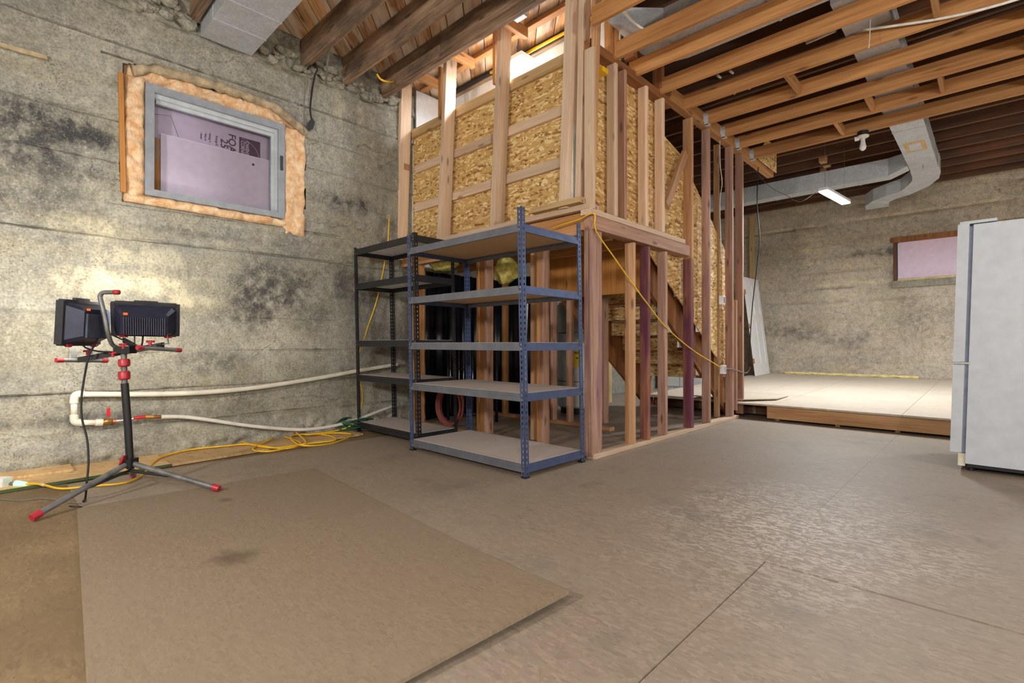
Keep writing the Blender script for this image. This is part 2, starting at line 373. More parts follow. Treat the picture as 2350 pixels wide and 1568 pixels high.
def grid_wall(name, fn, a0, a1, z0, z1, da, dz, hole, mat, kind='structure', label=None):
    na = max(1, int(round((a1-a0)/da))); nz = max(1, int(round((z1-z0)/dz))); m = MB(); idx = {}
    for j in range(nz+1):
        for i in range(na+1):
            a = a0+(a1-a0)*i/na; z = z0+(z1-z0)*j/nz
            m.v.append(Vector(fn(a, z)))
    W_ = na+1
    for j in range(nz):
        for i in range(na):
            ac = a0+(a1-a0)*(i+.5)/na; zc = z0+(z1-z0)*(j+.5)/nz
            if hole and hole(ac, zc): continue
            m.f.append((j*W_+i, j*W_+i+1, (j+1)*W_+i+1, (j+1)*W_+i))
    return m.build(name, mat, None, base=False, smooth='auto', kind=kind, label=label)
OY0, OY1, OZ0, OZ1 = .73, 2.20, 2.05, 3.20            # rough window opening in the left wall
def left_fn(y, z):
    d = form_relief(y, z, 1.0)
    d += sm(.30, .06, z)*(.11+.07*noise.noise(Vector((y*3, z*5, 2)))+.03*noise.noise(Vector((y*14, z*14, 5))))
    if z > 3.56: d += sm(3.56, 3.66, z)*(-.02+.06*noise.noise(Vector((y*5, z*5, 9)))+.03*noise.noise(Vector((y*17, z*17, 3))))
    return (XL+d, y, z)
in_open = lambda y, z: OY0+.03*noise.noise(Vector((z*4, 1, 0))) < y < OY1+.03*noise.noise(Vector((z*4, 5, 0))) and OZ0 < z < OZ1-.10*sm(1.7, 2.25, y)-.05*sm(1.0, .7, y)
wall_left = grid_wall('wall_left', left_fn, -.4, 3.6, 0, 3.98, .018, .0105, in_open, 'concrete_left', label='board-formed stained concrete wall with the tall window')
m = MB()
for (a, b) in ((YB, -.4), (3.6, YF)): m.add([(XL, a, 0), (XL, b, 0), (XL, b, 3.98), (XL, a, 3.98)], [(0, 1, 2, 3)])
m.build('wall_surface', 'concrete_left', wall_left, base=False)
# rubble bits bedded along the top of the left wall
m = MB()
for i in range(90):
    y = -.2+3.5*i/90+random.uniform(-.03, .03); z = 3.66+random.uniform(-.03, .12); s_ = random.uniform(.02, .055)
    c = Vector((XL+.03, y, z)); k = len(m.v)
    a1 = Vector((s_, 0, random.uniform(-.01, .01))); a2 = Vector((0, s_*1.4, random.uniform(-.02, .02))); a3 = Vector((random.uniform(-.01, .01), 0, s_*.8))
    for j in range(5):
        for i2 in range(7):
            th = math.pi*j/4; ph = 2*math.pi*i2/7; d = Vector((math.sin(th)*math.cos(ph), math.sin(th)*math.sin(ph), math.cos(th)))
            m.v.append(c+Vector((d.x*s_, d.y*s_*1.5, d.z*s_))*(1+.5*noise.noise(d*1.7+c*3)))
    for j in range(4):
        for i2 in range(7): m.f.append((k+j*7+i2, k+(j+1)*7+i2, k+(j+1)*7+(i2+1) % 7, k+j*7+(i2+1) % 7))
m.build('rubble', 'concrete_left', wall_left, kind='stuff')
W2 = (-1.34, -.2, 2.08, 2.86)
far_fn = lambda x, z: (x, YF-form_relief(x, z, 5.0, 1.5)-sm(.45, .28, z)*.03, z)
wall_back = grid_wall('wall_back', far_fn, XL, XR, 0, 3.98, .045, .045, lambda x, z: W2[0] < x < W2[1] and W2[2] < z < W2[3], 'concrete_far', label='far concrete wall behind the raised floor')
wall_right = MB().add([(XR, YB, 0), (XR, YF, 0), (XR, YF, 3.98), (XR, YB, 3.98)], [(0, 3, 2, 1)]).build('wall_right', 'concrete_plain', kind='structure', base=False)
wall_front = MB().add([(XL, YB, 0), (XR, YB, 0), (XR, YB, 3.98), (XL, YB, 3.98)], [(0, 1, 2, 3)]).build('wall_front', 'concrete_plain', kind='structure', base=False)
# ------------------------------------------------------------------ floor: sub base and sheets
floor = MB().box((XL-.3, YB-.1, -.12), (XR+.1, YF+.1, -.020)).build('floor', 'concrete_plain', kind='structure', label='dusty OSB sheet floor')
def sheet(name, x0, x1, y0, y1, z, mat, parent, th=.018, gap=.0004, **kw):
    return MB().box((x0+gap, y0+gap, z-th), (x1-gap, y1-gap, z)).build(name, mat, parent, **kw)
xs = [-4.36, -3.14, -1.92, -.70, .52, 1.74, 2.96, 4.18]
for i in range(len(xs)-1):
    off = (2.27 if i % 2 == 1 else 3.40)
    ys = [off+2.44*k for k in range(-4, 5)]
    for k in range(len(ys)-1):
        a, b = max(ys[k], YB), min(ys[k+1], 8.0)
        if i < 3: a = max(a, .36)
        if b-a < .1: continue
        z = -.0005-.0008*((i*7+k*5) % 3)/2
        if i in (3, 4) and abs(ys[k+1]-2.27) < .01: z = -.005
        sheet('osb_sheet', xs[i], xs[i+1], a, b, z, 'osb_floor', floor, gap=(.003 if z == -.005 else .0004))
sheet('osb_sheet', XL+.05, -4.36, 3.0, 8.0, 0, 'osb_floor', floor)
for (a, b) in ((-4.95, -2.6), (-2.6, -.70)): sheet('plywood_sheet', a, b, -.86, .36, -.002, 'ply_dirty', floor)
for (a, b) in ((-4.95, -2.6), (-2.6, -.70)): sheet('plywood_sheet', a, b, -2.08, -.86, -.004, 'ply_dirty', floor)
sheet('plywood_sheet', -4.95, -4.36, .36, 3.0, -.006, 'ply_dirty', floor)
# ------------------------------------------------------------------ raised floor at the back
ZP0, ZP1, YP = .190, .285, 6.43
zp = lambda y: ZP0+(ZP1-ZP0)*(y-YP)/(YF-YP)
platform = thing('floor_raised', (0, YP, 0), 'raised pale OSB floor behind the step', None, None, 'structure')
px_ = [-3.62, -2.44, -1.90, -.68, .54, 1.76, 2.98, 4.18]; yrows = [YP, 7.65, 8.87, 10.09, 11.31, 11.6]
for i in range(len(px_)-1):
    for k in range(len(yrows)-1):
        x0, x1, y0, y1 = px_[i]+.002, px_[i+1]-.002, yrows[k]+.002, yrows[k+1]-.002
        m = MB(); t = .02
        m.hexa([(x0,y0,zp(y0)-t),(x1,y0,zp(y0)-t),(x1,y1,zp(y1)-t),(x0,y1,zp(y1)-t),(x0,y0,zp(y0)),(x1,y0,zp(y0)),(x1,y1,zp(y1)),(x0,y1,zp(y1))])
        m.build('osb_sheet', 'osb_deck', platform)
beam('rim_board', (-1.96, YP+.03, .095), (4.1, YP+.03, .095), .038, .14, 'rim_board', platform, xdir=(0, 1, 0))
for x in (-1.86, -1.25, -.72, -.10, .42, 1.3, 2.2, 3.2): beam('support_block', (x, YP+.10, 0), (x, YP+.10, .165), .045, .09, 'stud_tan', platform)
for x in (-3.55, -2.9, -2.2): beam('floor_joist', (x, YP+.3, .10), (x, YF-.1, .15), .038, .14, 'old_joist', platform)
beam('floor_joist', (-3.6, YP+.34, .09), (-1.0, YP+.34, .09), .038, .14, 'far_joist', platform, xdir=(0, 1, 0))
# ------------------------------------------------------------------ ceiling: diagonal plank deck and old joists
ceiling = thing('ceiling', (0, 3, 3.68), 'old diagonal plank ceiling on heavy joists', None, None, 'structure')
def clip(poly, f):
    out = []
    for i in range(len(poly)):
        a, b = poly[i], poly[(i+1) % len(poly)]; fa, fb = f(a), f(b)
        if fa >= 0: out.append(a)
        if (fa >= 0) != (fb >= 0): t = fa/(fa-fb); out.append((a[0]+(b[0]-a[0])*t, a[1]+(b[1]-a[1])*t))
    return out
ux, uy = -1/math.sqrt(2), 1/math.sqrt(2)
k = -56
while k < 80:
    wv = .172; c0 = k*wv; k += 1
    q = []
    for (l, t) in ((-22, 0), (22, 0), (22, 1), (-22, 1)):
        n_ = c0 + t*(wv-.008); q.append((l*ux+n_/math.sqrt(2), l*uy+n_/math.sqrt(2)))
    for f in (lambda p: p[0]-XL, lambda p: XR-p[0], lambda p: p[1]-YB, lambda p: YF-p[1]):
        if q: q = clip(q, f)
    if len(q) < 3: continue
    z = 3.962+random.uniform(0, .006)
    # local z along the plank so that the grain follows it
    A = Vector((ux, uy, 0)); N = Vector((1/math.sqrt(2), 1/math.sqrt(2), 0)); U = Vector((0, 0, 1)); O = Vector((q[0][0], q[0][1], z))
    mt = Matrix(((N.x, U.x, A.x, O.x), (N.y, U.y, A.y, O.y), (0, 1, 0, O.z), (0, 0, 0, 1))); im = mt.inverted()
    m = MB(); m.prism([im @ Vector((p[0], p[1], z)) for p in q], (0, .02, 0))
    m.build('deck_plank', 'deck_plank', ceiling, mtx=mt)
MB().box((XL-.3, YB-.1, 3.99), (XR+.1, YF+.1, 4.05)).build('subfloor', 'black_paint', ceiling)
jy = [-4.2+.452*i for i in range(12)]
for y in jy+[1.22, 1.72]: beam('joist', (XL+.02, y, ZJ+.142), (XR, y, ZJ+.142), .284, .052, 'old_joist', ceiling, xdir=(0, 0, 1))
for y, xa in ((2.19, XL+.0), (2.63, XL+.0), (3.08, XL+.0)): beam('joist', (xa, y, ZJ+.142), (XR, y, ZJ+.142), .284, .056, 'old_joist', ceiling, xdir=(0, 0, 1))
y = 3.55
while y < YF-.1:
    xa = -2.30 if y < 4.5 else XL
    beam('joist', (xa, y, ZJ+.142), (XR, y, ZJ+.142), .284, .045, 'far_joist', ceiling, xdir=(0, 0, 1)); y += .452
for (px, py, y) in ((1893, 378, 7.5), (1895, 402, 8.0)):
    p = PZ(px, py, ZJ+.02); beam('blocking', (p.x, p.y-.18, ZJ+.1), (p.x, p.y+.18, ZJ+.1), .09, .16, 'stud_tan', ceiling)
# sistered patch on the third heavy joist and short cleats
beam('cleat', (-4.75, 3.04, ZJ+.09), (-3.9, 3.04, ZJ+.09), .12, .02, 'old_joist', ceiling, xdir=(0, 0, 1))
# ------------------------------------------------------------------ lower frame of golden joists hung from a beam
gj = thing('ceiling_lower', (-2.3, 5.2, 3.3), 'lower ceiling frame of golden joists hung from a long beam', None, None, 'structure')
GY = [3.65, 4.0, 4.45, 4.92, 5.42, 5.89, 6.35, 6.85]
beam('ledger_beam', (-2.315, 4.62, 3.37), (-2.315, 7.78, 3.37), .14, .085, 'gold_joist', gj, xdir=(0, 0, 1))
beam('ledger_beam', (-2.34, 3.30, 3.30), (-2.34, 4.70, 3.30), .075, .09, 'stair_wood', gj, xdir=(0, 0, 1))
for i, y in enumerate(GY):
    x0 = -2.27 if i >= 4 else -2.36
    beam('joist', (x0, y, 3.375), (XR, y, 3.375), .14, .040, 'gold_joist', gj, xdir=(0, 0, 1))
    if i >= 4:
        h = MB(); h.box((-2.274, y-.026, 3.293), (-2.23, y-.021, 3.42)); h.box((-2.274, y+.021, 3.293), (-2.23, y+.026, 3.42)); h.box((-2.274, y-.026, 3.292), (-2.22, y+.026, 3.302)); h.box((-2.274, y-.05, 3.33), (-2.268, y+.05, 3.42))
        h.build('joist_hanger', 'galvanised', gj)
beam('joist', (-2.22, 3.215, 3.43), (XR, 3.215, 3.43), .14, .040, 'gold_joist', gj, xdir=(0, 0, 1))
for i, (x, y0, y1) in enumerate(((-.30, 4.47, 4.90), (.28, 4.94, 5.40), (-.35, 5.91, 6.33), (.2, 5.44, 5.87), (-1.35, 4.94, 5.40), (-.9, 5.91, 6.33), (.35, 6.37, 6.83), (-1.25, 6.37, 6.83))):
    beam('blocking', (x, y0, 3.37), (x, y1, 3.37), .035, .10, 'gold_joist', gj)
p = [(-2.25, 7.05, 3.36), (-2.25, 7.8, 3.36), (-2.25, 7.8, 3.72), (-2.25, 7.35, 3.72)]
MB().prism(p, (.012, 0, 0)).build('gusset_panel', 'osb_side', gj)
# ------------------------------------------------------------------ framed wall facing the racks (below landing, landing rim, upper half wall)
YA = 3.30
wa = thing('wall_stair_front', (-3.6, YA, 0), 'bare stud wall with golden OSB half wall above the storage racks', None, None, 'structure')
def studA(px_b, py_b, px_t, py_t, wx, dy, mat, y=YA, z0=None, z1=None):
    a, b = PY(px_b, py_b, y), PY(px_t, py_t, y); d = (b-a)
    if z0 is not None: a = a + d*((z0-a.z)/d.z)
    if z1 is not None: b = a + d*((z1-a.z)/d.z)
    s_ = Vector((wx/2, dy/2, 0)); return beam('stud', a+s_, b+s_, wx, dy, mat, wa)
# upper studs (left edge pixel at the bottom and at the top)
studA(907, 545, 916, 205, .055, .14, 'stud_pale', z0=1.90, z1=3.95)
studA(1003, 530, 1018, 130, .055, .14, 'stud_pale', z0=1.90, z1=3.95)
studA(1124, 512, 1142, 50, .055, .14, 'stud_pale', z0=1.90, z1=3.96)
studA(1281, 494, 1297, 0, .085, .09, 'stud_pale', y=YA-.06, z0=2.02, z1=3.96)
studA(1318, 480, 1328, 0, .05, .10, 'stud_pale', y=YA-.02, z0=2.02, z1=3.96)
studA(1341, 490, 1356, 40, .038, .089, 'stud_tan', y=YA, z0=2.0, z1=3.96)
a = PY(1306, 485, YA+.0); MB().box((a.x, YA-.01, 2.03), (a.x+.05, YA+.04, 3.96)).build('drywall_strip', 'drywall_edge', wa)
# short cleats beside the stud tops
for (px, py, L) in ((998, 270, .55), (1123, 190, .62)):
    q = PY(px, py, YA-.0); beam('cleat', (q.x+.02, YA+.09, q.z), (q.x+.02, YA+.09, q.z+L), .038, .10, 'gold_joist', wa)
beam('cleat', (-4.98, YA+.10, 2.95), (-4.98, YA+.10, 3.66), .03, .09, 'stud_tan', wa)
# half wall: sheathing, blocks, cap
yb = YA+.15
ztop = PY(1133, 202, yb).z
MB().box((-4.97, yb+.04, 1.98), (-2.40, yb+.052, ztop-.03)).build('osb_panel', 'osb_wall', wa)
def rail(pxl, pyl, name='block', h=.089, mat='stud_pale', x1=-2.42, dz=0):
    q = PY(pxl, pyl, yb); z = q.z-h/2+dz
    return beam(name, (-4.90, yb+.02, z), (x1, yb+.02, z), h, .038, mat, wa, xdir=(0, 0, 1))
for pxl, pyl in ((1120, 310), (1120, 414)):
    zc = PY(pxl, pyl, yb).z-.045
    for (x0, x1) in ((-4.90, -4.36), (-4.33, -3.60), (-3.57, -2.44)):
        beam('block', (x0, yb+.02, zc), (x1, yb+.02, zc), .089, .038, 'stud_pale', wa, xdir=(0, 0, 1))
ztop = PY(1133, 202, yb).z
beam('cap_rail', (-4.96, yb+.03, ztop-.05), (-2.40, yb+.03, ztop-.05), .10, .05, 'ply_strip', wa, xdir=(0, 0, 1))
beam('sole_plate', (-4.90, YA+.045, 2.005), (-2.30, YA+.045, 2.005), .045, .14, 'stud_pale', wa, xdir=(0, 0, 1))
beam('scrap_block', (-2.86, YA-.06, 2.05), (-2.34, YA-.06, 2.05), .045, .07, 'ply_strip', wa, xdir=(0, 0, 1))
# landing rim and lower studs
beam('rim_beam', (-4.95, YA+.05, 1.905), (-2.30, YA+.05, 1.905), .14, .05, 'gold_joist', wa, xdir=(0, 0, 1))
beam('top_plate', (-4.95, YA+.05, 1.815), (-2.42, YA+.05, 1.815), .038, .089, 'stud_tan', wa, xdir=(0, 0, 1))
def low(px, mat, z1=1.80, wx=.038, dy=.089, y=YA+.03):
    q = PY(px, 900, y); beam('stud', (q.x+wx/2, y+dy/2, .038), (q.x+wx/2, y+dy/2, z1), wx, dy, mat, wa)
for px, mat in ((946, 'gold_joist'), (955, 'gold_joist'), (1093, 'gold_joist'), (1111, 'stud_rose'), (1231, 'gold_joist'), (1239, 'stud_rose')): low(px, mat)
low(1217, 'stud_tan', y=YA+.14, z1=1.80)
beam('bottom_plate', (-4.9, YA+.075, .019), (-2.38, YA+.075, .019), .038, .09, 'stud_tan', wa, xdir=(0, 0, 1))
# corner post
for (dx, m_) in ((0, 'stud_lilac'), (.04, 'stud_lilac')):
    beam('corner_post', (-2.352+dx, YA+.075, .02), (-2.352+dx, YA+.075, 1.83), .038, .14, m_, wa)
# second row of studs under the back of the landing
for px, y, mat, z1 in ((1032, 4.5, 'gold_joist', 1.4), (1152, 4.5, 'gold_joist', 1.75), (1263, 4.5, 'stud_rose', 1.42), (1300, 4.5, 'stud_rose', 1.42), (1380, 4.7, 'stud_rose', 1.5), (1165, 5.3, 'stair_wood', 1.6), (1392, 6.4, 'ply_strip', 1.2)):
    q = PY(px, 900, y); beam('stud', (q.x+.02, y+.04, .038), (q.x+.02, y+.04, z1), .04, .09, mat, wa)
beam('bottom_plate', (-4.9, 4.54, .019), (-2.9, 4.54, .019), .038, .09, 'stud_tan', wa, xdir=(0, 0, 1))
# ------------------------------------------------------------------ framed wall along the stairs
XB = -2.27
wb = thing('wall_stair_side', (XB, 4.8, 0), 'bare stud wall along the stairs with purple-stained studs', None, None, 'structure')
def studB(px, z0, z1, mat, w_=.038, d=.089, x=XB, name='stud', dxt=0):
    dr = ray(px, 700); y = x/dr.x*dr.y
    return beam(name, (x-d/2, y+w_/2, z0), (x-d/2+dxt, y+w_/2, z1), d, w_, mat, wb)
for px, z0, z1, mat, w_ in ((1454, .038, 1.80, 'stud_tan', .038), (1488, .038, 1.80, 'stud_purple', .038), (1528, .038, 1.80, 'stud_lilac', .038),
        (1586, .038, 1.80, 'stud_purple', .065), (1628, .038, 3.30, 'stud_lilac', .038), (1681, .038, 3.30, 'stud_lilac', .04), (1704, .038, 3.30, 'stud_rose', .05)):
    studB(px, z0, z1, mat, w_)
for px, z0, z1, mat in ((1649, .038, 3.30, 'stud_tan'), (1698, .038, 3.30, 'stud_tan')): studB(px, z0, z1, mat, .038, .06, XB-.10)
studB(1690, .10, 1.45, 'stud_rose', .03, .05, XB)
beam('bottom_plate', (XB-.045, 3.32, .019), (XB-.045, 6.40, .019), .038, .092, 'stud_pale', wb, xdir=(0, 0, 1))
# header with the plate on top of it
beam('header', (XB-.05, 3.30, 1.875), (XB-.05, 5.02, 1.875), .11, .10, 'stud_rose', wb, xdir=(0, 0, 1))
beam('header_plate', (XB-.05, 3.26, 1.955), (XB-.05, 4.92, 1.955), .045, .10, 'stud_pale', wb, xdir=(0, 0, 1))
for px, z1, mat, w_ in ((1362, 3.26, 'stud_pale', .03), (1413, 3.26, 'stud_pale', .038), (1434, 3.26, 'stud_rose', .038), (1484, 3.26, 'stud_pale', .038), (1522, 3.26, 'stud_pale', .038)):
    studB(px, 1.98, z1, mat, w_)
studB(1588, 1.82, 3.30, 'stud_tan', .045, .10, XB-.02)
studB(1413, 3.31, 3.95, 'gold_joist', .06, .11); studB(1456, 3.44, 3.95, 'stair_wood', .05, .10); studB(1520, 3.35, 3.95, 'stair_wood', .05, .10); studB(1478, 3.44, 3.95, 'stair_wood', .03, .06)
a, b = PX(1529, 472, XB-.03), PX(1572, 352, XB-.03); beam('brace', a, b, .085, .04, 'stud_tan', wb, xdir=(0, 1, 0))
# sheathing inside the stair wall, its lower edge following the stairs
xo = XB-.115
MB().prism([(xo, 3.46, 1.985), (xo, 4.1, 1.985), (xo, 4.52, 1.70), (xo, 6.30, .56), (xo, 6.30, 2.05), (xo, 5.05, 2.92), (xo, 4.62, 3.02), (xo, 4.62, 3.28), (xo, 3.46, 3.28)], (-.011, 0, 0)).build('osb_panel', 'osb_side', wb)
# ------------------------------------------------------------------ stairs and landing
st = thing('staircase', (-3.0, 4.5, .2), 'rough wooden staircase seen from behind with OSB risers', 'staircase')
MB().box((-4.9, 3.38, 1.955), (-2.40, 4.52, 1.975)).build('landing_deck', 'osb_floor', st)
for y in (3.75, 4.15): beam('landing_joist', (-4.92, y, 1.885), (-2.40, y, 1.885), .14, .038, 'gold_joist', st, xdir=(0, 0, 1))
MB().box((-3.95, 4.50, 1.43), (-2.45, 4.518, 1.955)).build('plywood_header', 'plywood_gold', st)
RZ, RN, Z0, Y0 = .1835, .268, 1.955, 4.52
for sx in (-3.62, -2.50):
    poly = [(Y0, Z0-.03)]
    for i in range(9):
        poly.append((Y0+RN*i, Z0-RZ*(i+1)-.02)); poly.append((Y0+RN*(i+1), Z0-RZ*(i+1)-.02))
    poly = poly[:-1]; poly += [(Y0+RN*8+.06, .03), (Y0+RN*7.4, .03), (Y0, Z0-.50)]
    MB().prism([(sx, y, z) for y, z in poly], (.04, 0, 0)).build('stringer', 'stair_wood', st)
for i in range(9):
    z = Z0-RZ*(i+1); y = Y0+RN*i
    if i < 8: MB().box((-3.64, y+.018, z-.02), (-2.82, y+.03, z+RZ-.022)).build('riser', 'osb_wall', st)
    if i < 8:
        MB().box((-3.66, y+.02, z-.02), (-2.42, y+RN+.025, z+.012)).build('tread', 'stair_wood', st)
for i in (1, 2, 3):
    z = Z0-RZ*(i+1); y = Y0+RN*i
    beam('wedge_block', (-3.58, y-.02, z-.16), (-3.58, y+.10, z-.02), .05, .07, 'ply_strip', st)
# ------------------------------------------------------------------ stairwell lining beyond the half wall
sw = thing('wall_stairwell', (-4.9, 4.3, 1.98), 'white drywall lining the stairwell above the OSB half wall', None, None, 'structure')
MB().box((-4.965, 3.52, 1.98), (-4.95, 3.93, 3.93)).build('drywall_panel', 'drywall', sw)
MB().box((-4.95, 3.93, 1.98), (-2.42, 3.945, 3.955)).build('drywall_panel', 'drywall', sw)
beam('header_beam', (-4.95, 3.90, 3.925), (-2.40, 3.90, 3.925), .06, .04, 'old_joist', sw, xdir=(0, 0, 1))
beam('rail', (-4.9, 3.56, 3.925), (-2.40, 3.56, 3.925), .04, .07, 'gold_joist', sw, xdir=(0, 0, 1))
for x in (-4.55, -3.95, -3.2): beam('blocking', (x, 3.14, 3.86), (x, 3.53, 3.86), .10, .05, 'gold_joist', sw, xdir=(0, 0, 1))
# ================================================================== window in the left wall
win = thing('window_1', (XL, 1.45, 2.14), 'grey framed window packed round with orange fibreglass insulation', None, None, 'structure')
fy0, fy1, fz0, fz1 = .885, 2.005, 2.135, 3.055
xf = XL+.005
def frame_bar(name, y0, y1, z0, z1, x0, x1, mat): return MB().box((x0, y0, z0), (x1, y1, z1)).build(name, mat, win)
fw = .062
frame_bar('frame_bar', fy0, fy1, fz1-fw, fz1, xf-.10, xf, 'win_frame'); frame_bar('frame_bar', fy0, fy1, fz0, fz0+fw*.85, xf-.10, xf, 'win_frame')
frame_bar('frame_bar', fy0, fy0+fw, fz0+fw*.85, fz1-fw, xf-.10, xf, 'win_frame'); frame_bar('frame_bar', fy1-fw, fy1, fz0+fw*.85, fz1-fw, xf-.10, xf, 'win_frame')
for k, (e, xa) in enumerate(((.0, .03), (.022, .06))):
    a0, a1, b0, b1 = fy0+fw+e, fy1-fw-e, fz0+fw*.85+e*.4, fz1-fw-e*1.3
    t = .022
    frame_bar('sash_bar', a0, a1, b1-t*1.6, b1, xf-.10, xf-xa, 'win_track'); frame_bar('sash_bar', a1-t, a1, b0, b1-t*1.6, xf-.10, xf-xa, 'win_track')
frame_bar('latch', fy1-.045, fy1-.02, 2.60, 2.74, xf, xf+.006, 'lamp_frame')
MB().box((xf-.082, fy0+fw, fz0+fw*.85), (xf-.078, fy1-fw, fz1-fw)).build('pane', 'pane_glass', win)
m = MB(); m.add([(XL-.42, OY0-.1, 1.95), (XL-.42, OY1+.1, 1.95), (XL-.42, OY1+.1, 3.3), (XL-.42, OY0-.1, 3.3), (XL-.01, OY0-.1, 1.95), (XL-.01, OY1+.1, 1.95), (XL-.01, OY1+.1, 3.3), (XL-.01, OY0-.1, 3.3)],
      [(0, 1, 2, 3), (0, 4, 5, 1), (1, 5, 6, 2), (2, 6, 7, 3), (3, 7, 4, 0)])
m.build('window_well', 'concrete_plain', win)
def puff(name, y0, y1, z0, z1, x, bulge, seed, parent, mat='insulation', res=.014):
    ny = max(4, int((y1-y0)/res)); nz = max(4, int((z1-z0)/res)); m = MB()
    for j in range(nz+1):
        for i in range(ny+1):
            s_, t = i/ny, j/nz; e = min(s_, 1-s_, 1)*(y1-y0); f = min(t, 1-t)*(z1-z0); rim = min(1, min(e, f)/.035)
            y, z = y0+(y1-y0)*s_, z0+(z1-z0)*t
            n_ = 1.4*noise.noise(Vector((y*10, z*10, seed)))+.8*noise.noise(Vector((y*24, z*24, seed+3)))
            wob = .010*noise.noise(Vector((y*9, z*9, seed+8)))
            m.v.append(Vector((x+rim**.5*(bulge+.026*n_)-(1-rim)*.05, y+wob, z+wob)))
    W_ = ny+1
    for j in range(nz):
        for i in range(ny): m.f.append((j*W_+i, j*W_+i+1, (j+1)*W_+i+1, (j+1)*W_+i))
    return m.build(name, mat, parent, smooth=True)
puff('insulation', .735, .90, 2.05, 3.10, XL-.02, .03, 1, win); puff('insulation', 1.99, 2.23, 1.97, 3.06, XL-.02, .035, 2, win)
puff('insulation', .74, 2.22, 3.04, 3.21, XL-.045, .02, 3, win); puff('insulation', .74, 2.05, 2.045, 2.15, XL-.02, .035, 4, win)
# rough broken lintel line above the window
m = MB(); pts = []; rr = []
for i in range(60):
    t = i/59; y = .80+1.42*t; z = 3.155+.055*math.sin(t*math.pi*.9+.2)-.16*max(0, t-.78)/.22*.8 - .05*max(0, .1-t)/.1
    pts.append((XL+.005+.015*noise.noise(Vector((y*12, 0, 0))), y, z+.012*noise.noise(Vector((y*14, 3, 0))))); rr.append(.040+.016*noise.noise(Vector((y*17, 7, 0))))
MB().tube(pts, rr, 9).build('lintel_mortar', 'rough_mortar', win, smooth=True)
beam('side_batten', (XL+.01, .742, 2.12), (XL+.01, .722, 3.06), .03, .035, 'plywood_gold', win)
MB().box((XL-.02, .60, 3.175), (XL+.012, .80, 3.19)).build('lintel_board', 'stone', win)
# foam boards standing in the window well
fb = MB().box((XL-.21, fy0+.02, 2.10), (XL-.16, fy1-.02, 3.08)).build('foam_board', 'foam_pink', None, 'pink foam board with dark printing standing behind the window pane', 'foam board')
q0, q1 = PX(368, 312, XL-.13), PX(619, 368, XL-.13)
ff = MB().box((XL-.150, q0.y, 2.16), (XL-.115, fy1-.03, (q0.z+q1.z)/2)).build('foam_board', 'foam_pale', None, 'lower blank pink foam board in front of the printed one', 'foam board')
MB().box((XL-.148, fy0+.06, 2.18), (XL-.12, q0.y-.004, 2.66)).build('plywood_filler', 'plywood_gold', ff)
MB().box((XL-.1505, q0.y, (q0.z+q1.z)/2), (XL-.1145, fy1-.03, (q0.z+q1.z)/2+.006)).build('top_edge', 'foam_edge', ff)  # near-white strip paints the highlight along the front board's top
q = PX(581, 378, XL-.115); MB().tube([q, q+Vector((.003, 0, 0))], .011, 12).build('plug_hole', 'lamp_frame', ff)
def text(body, loc, size, parent, mat='foam_print', sx=1.0):
    cu = bpy.data.curves.new('lettering', 'FONT'); cu.body = body; cu.size = size; cu.extrude = .0006; cu.offset = size*.018; cu.align_x = 'LEFT'
    t = bpy.data.objects.new('lettering_tmp', cu); col.objects.link(t)
    dg = bpy.context.evaluated_depsgraph_get(); me = bpy.data.meshes.new_from_object(t.evaluated_get(dg)); bpy.data.objects.remove(t)
    me.materials.clear(); me.materials.append(M[mat]); o = bpy.data.objects.new('lettering', me); col.objects.link(o)
    L = Vector(loc)   # reads downwards, letter tops to +Y, faces the room
    place(o, Matrix(((0, 0, 1, L.x), (0, 1*1.0, 0, L.y), (-sx, 0, 0, L.z), (0, 0, 0, 1))), parent); return o
xt = XL-.158
def tp(px, py): return PX(px, py, xt)
q = tp(525, 306); text('FOA', (xt, q.y, q.z), .088, fb)
q = tp(507, 317); text('25', (xt, q.y, q.z), .088, fb)
q = tp(495, 311); text('Energy-E', (xt, q.y, q.z), .026, fb)
for px, py, t_ in ((480, 303, '• Energy S'), (470, 303, '• Easy to'), (460, 302, '• Faster')): q = tp(px, py); text(t_, (xt, q.y, q.z), .022, fb)
a, b = tp(549, 314), tp(597, 372)
MB().box((xt-.001, a.y, b.z), (xt+.0008, b.y, a.z)).build('logo_panel', 'foam_print', fb)
q = tp(563, 324); text('OWENS', (xt+.0014, q.y, q.z), .046, fb, 'foam_pink', .8); q = tp(553, 322); text('CORNING', (xt+.0014, q.y, q.z), .046, fb, 'foam_pink', .8)
arc = [Vector((xt+.0016, a.y+.02+(b.y-a.y-.03)*math.sin(t*math.pi/2/12), a.z-.012-(a.z-b.z-.02)*(1-math.cos(t*math.pi/2/12)))) for t in range(13)]
MB().tube(arc, .0016, 5).build('logo_arc', 'foam_pink', fb)
q = [tp(352, 262), tp(392, 266), tp(409, 314)]
MB().tube(q, .0018, 5).build('printed_line', 'foam_print', fb)
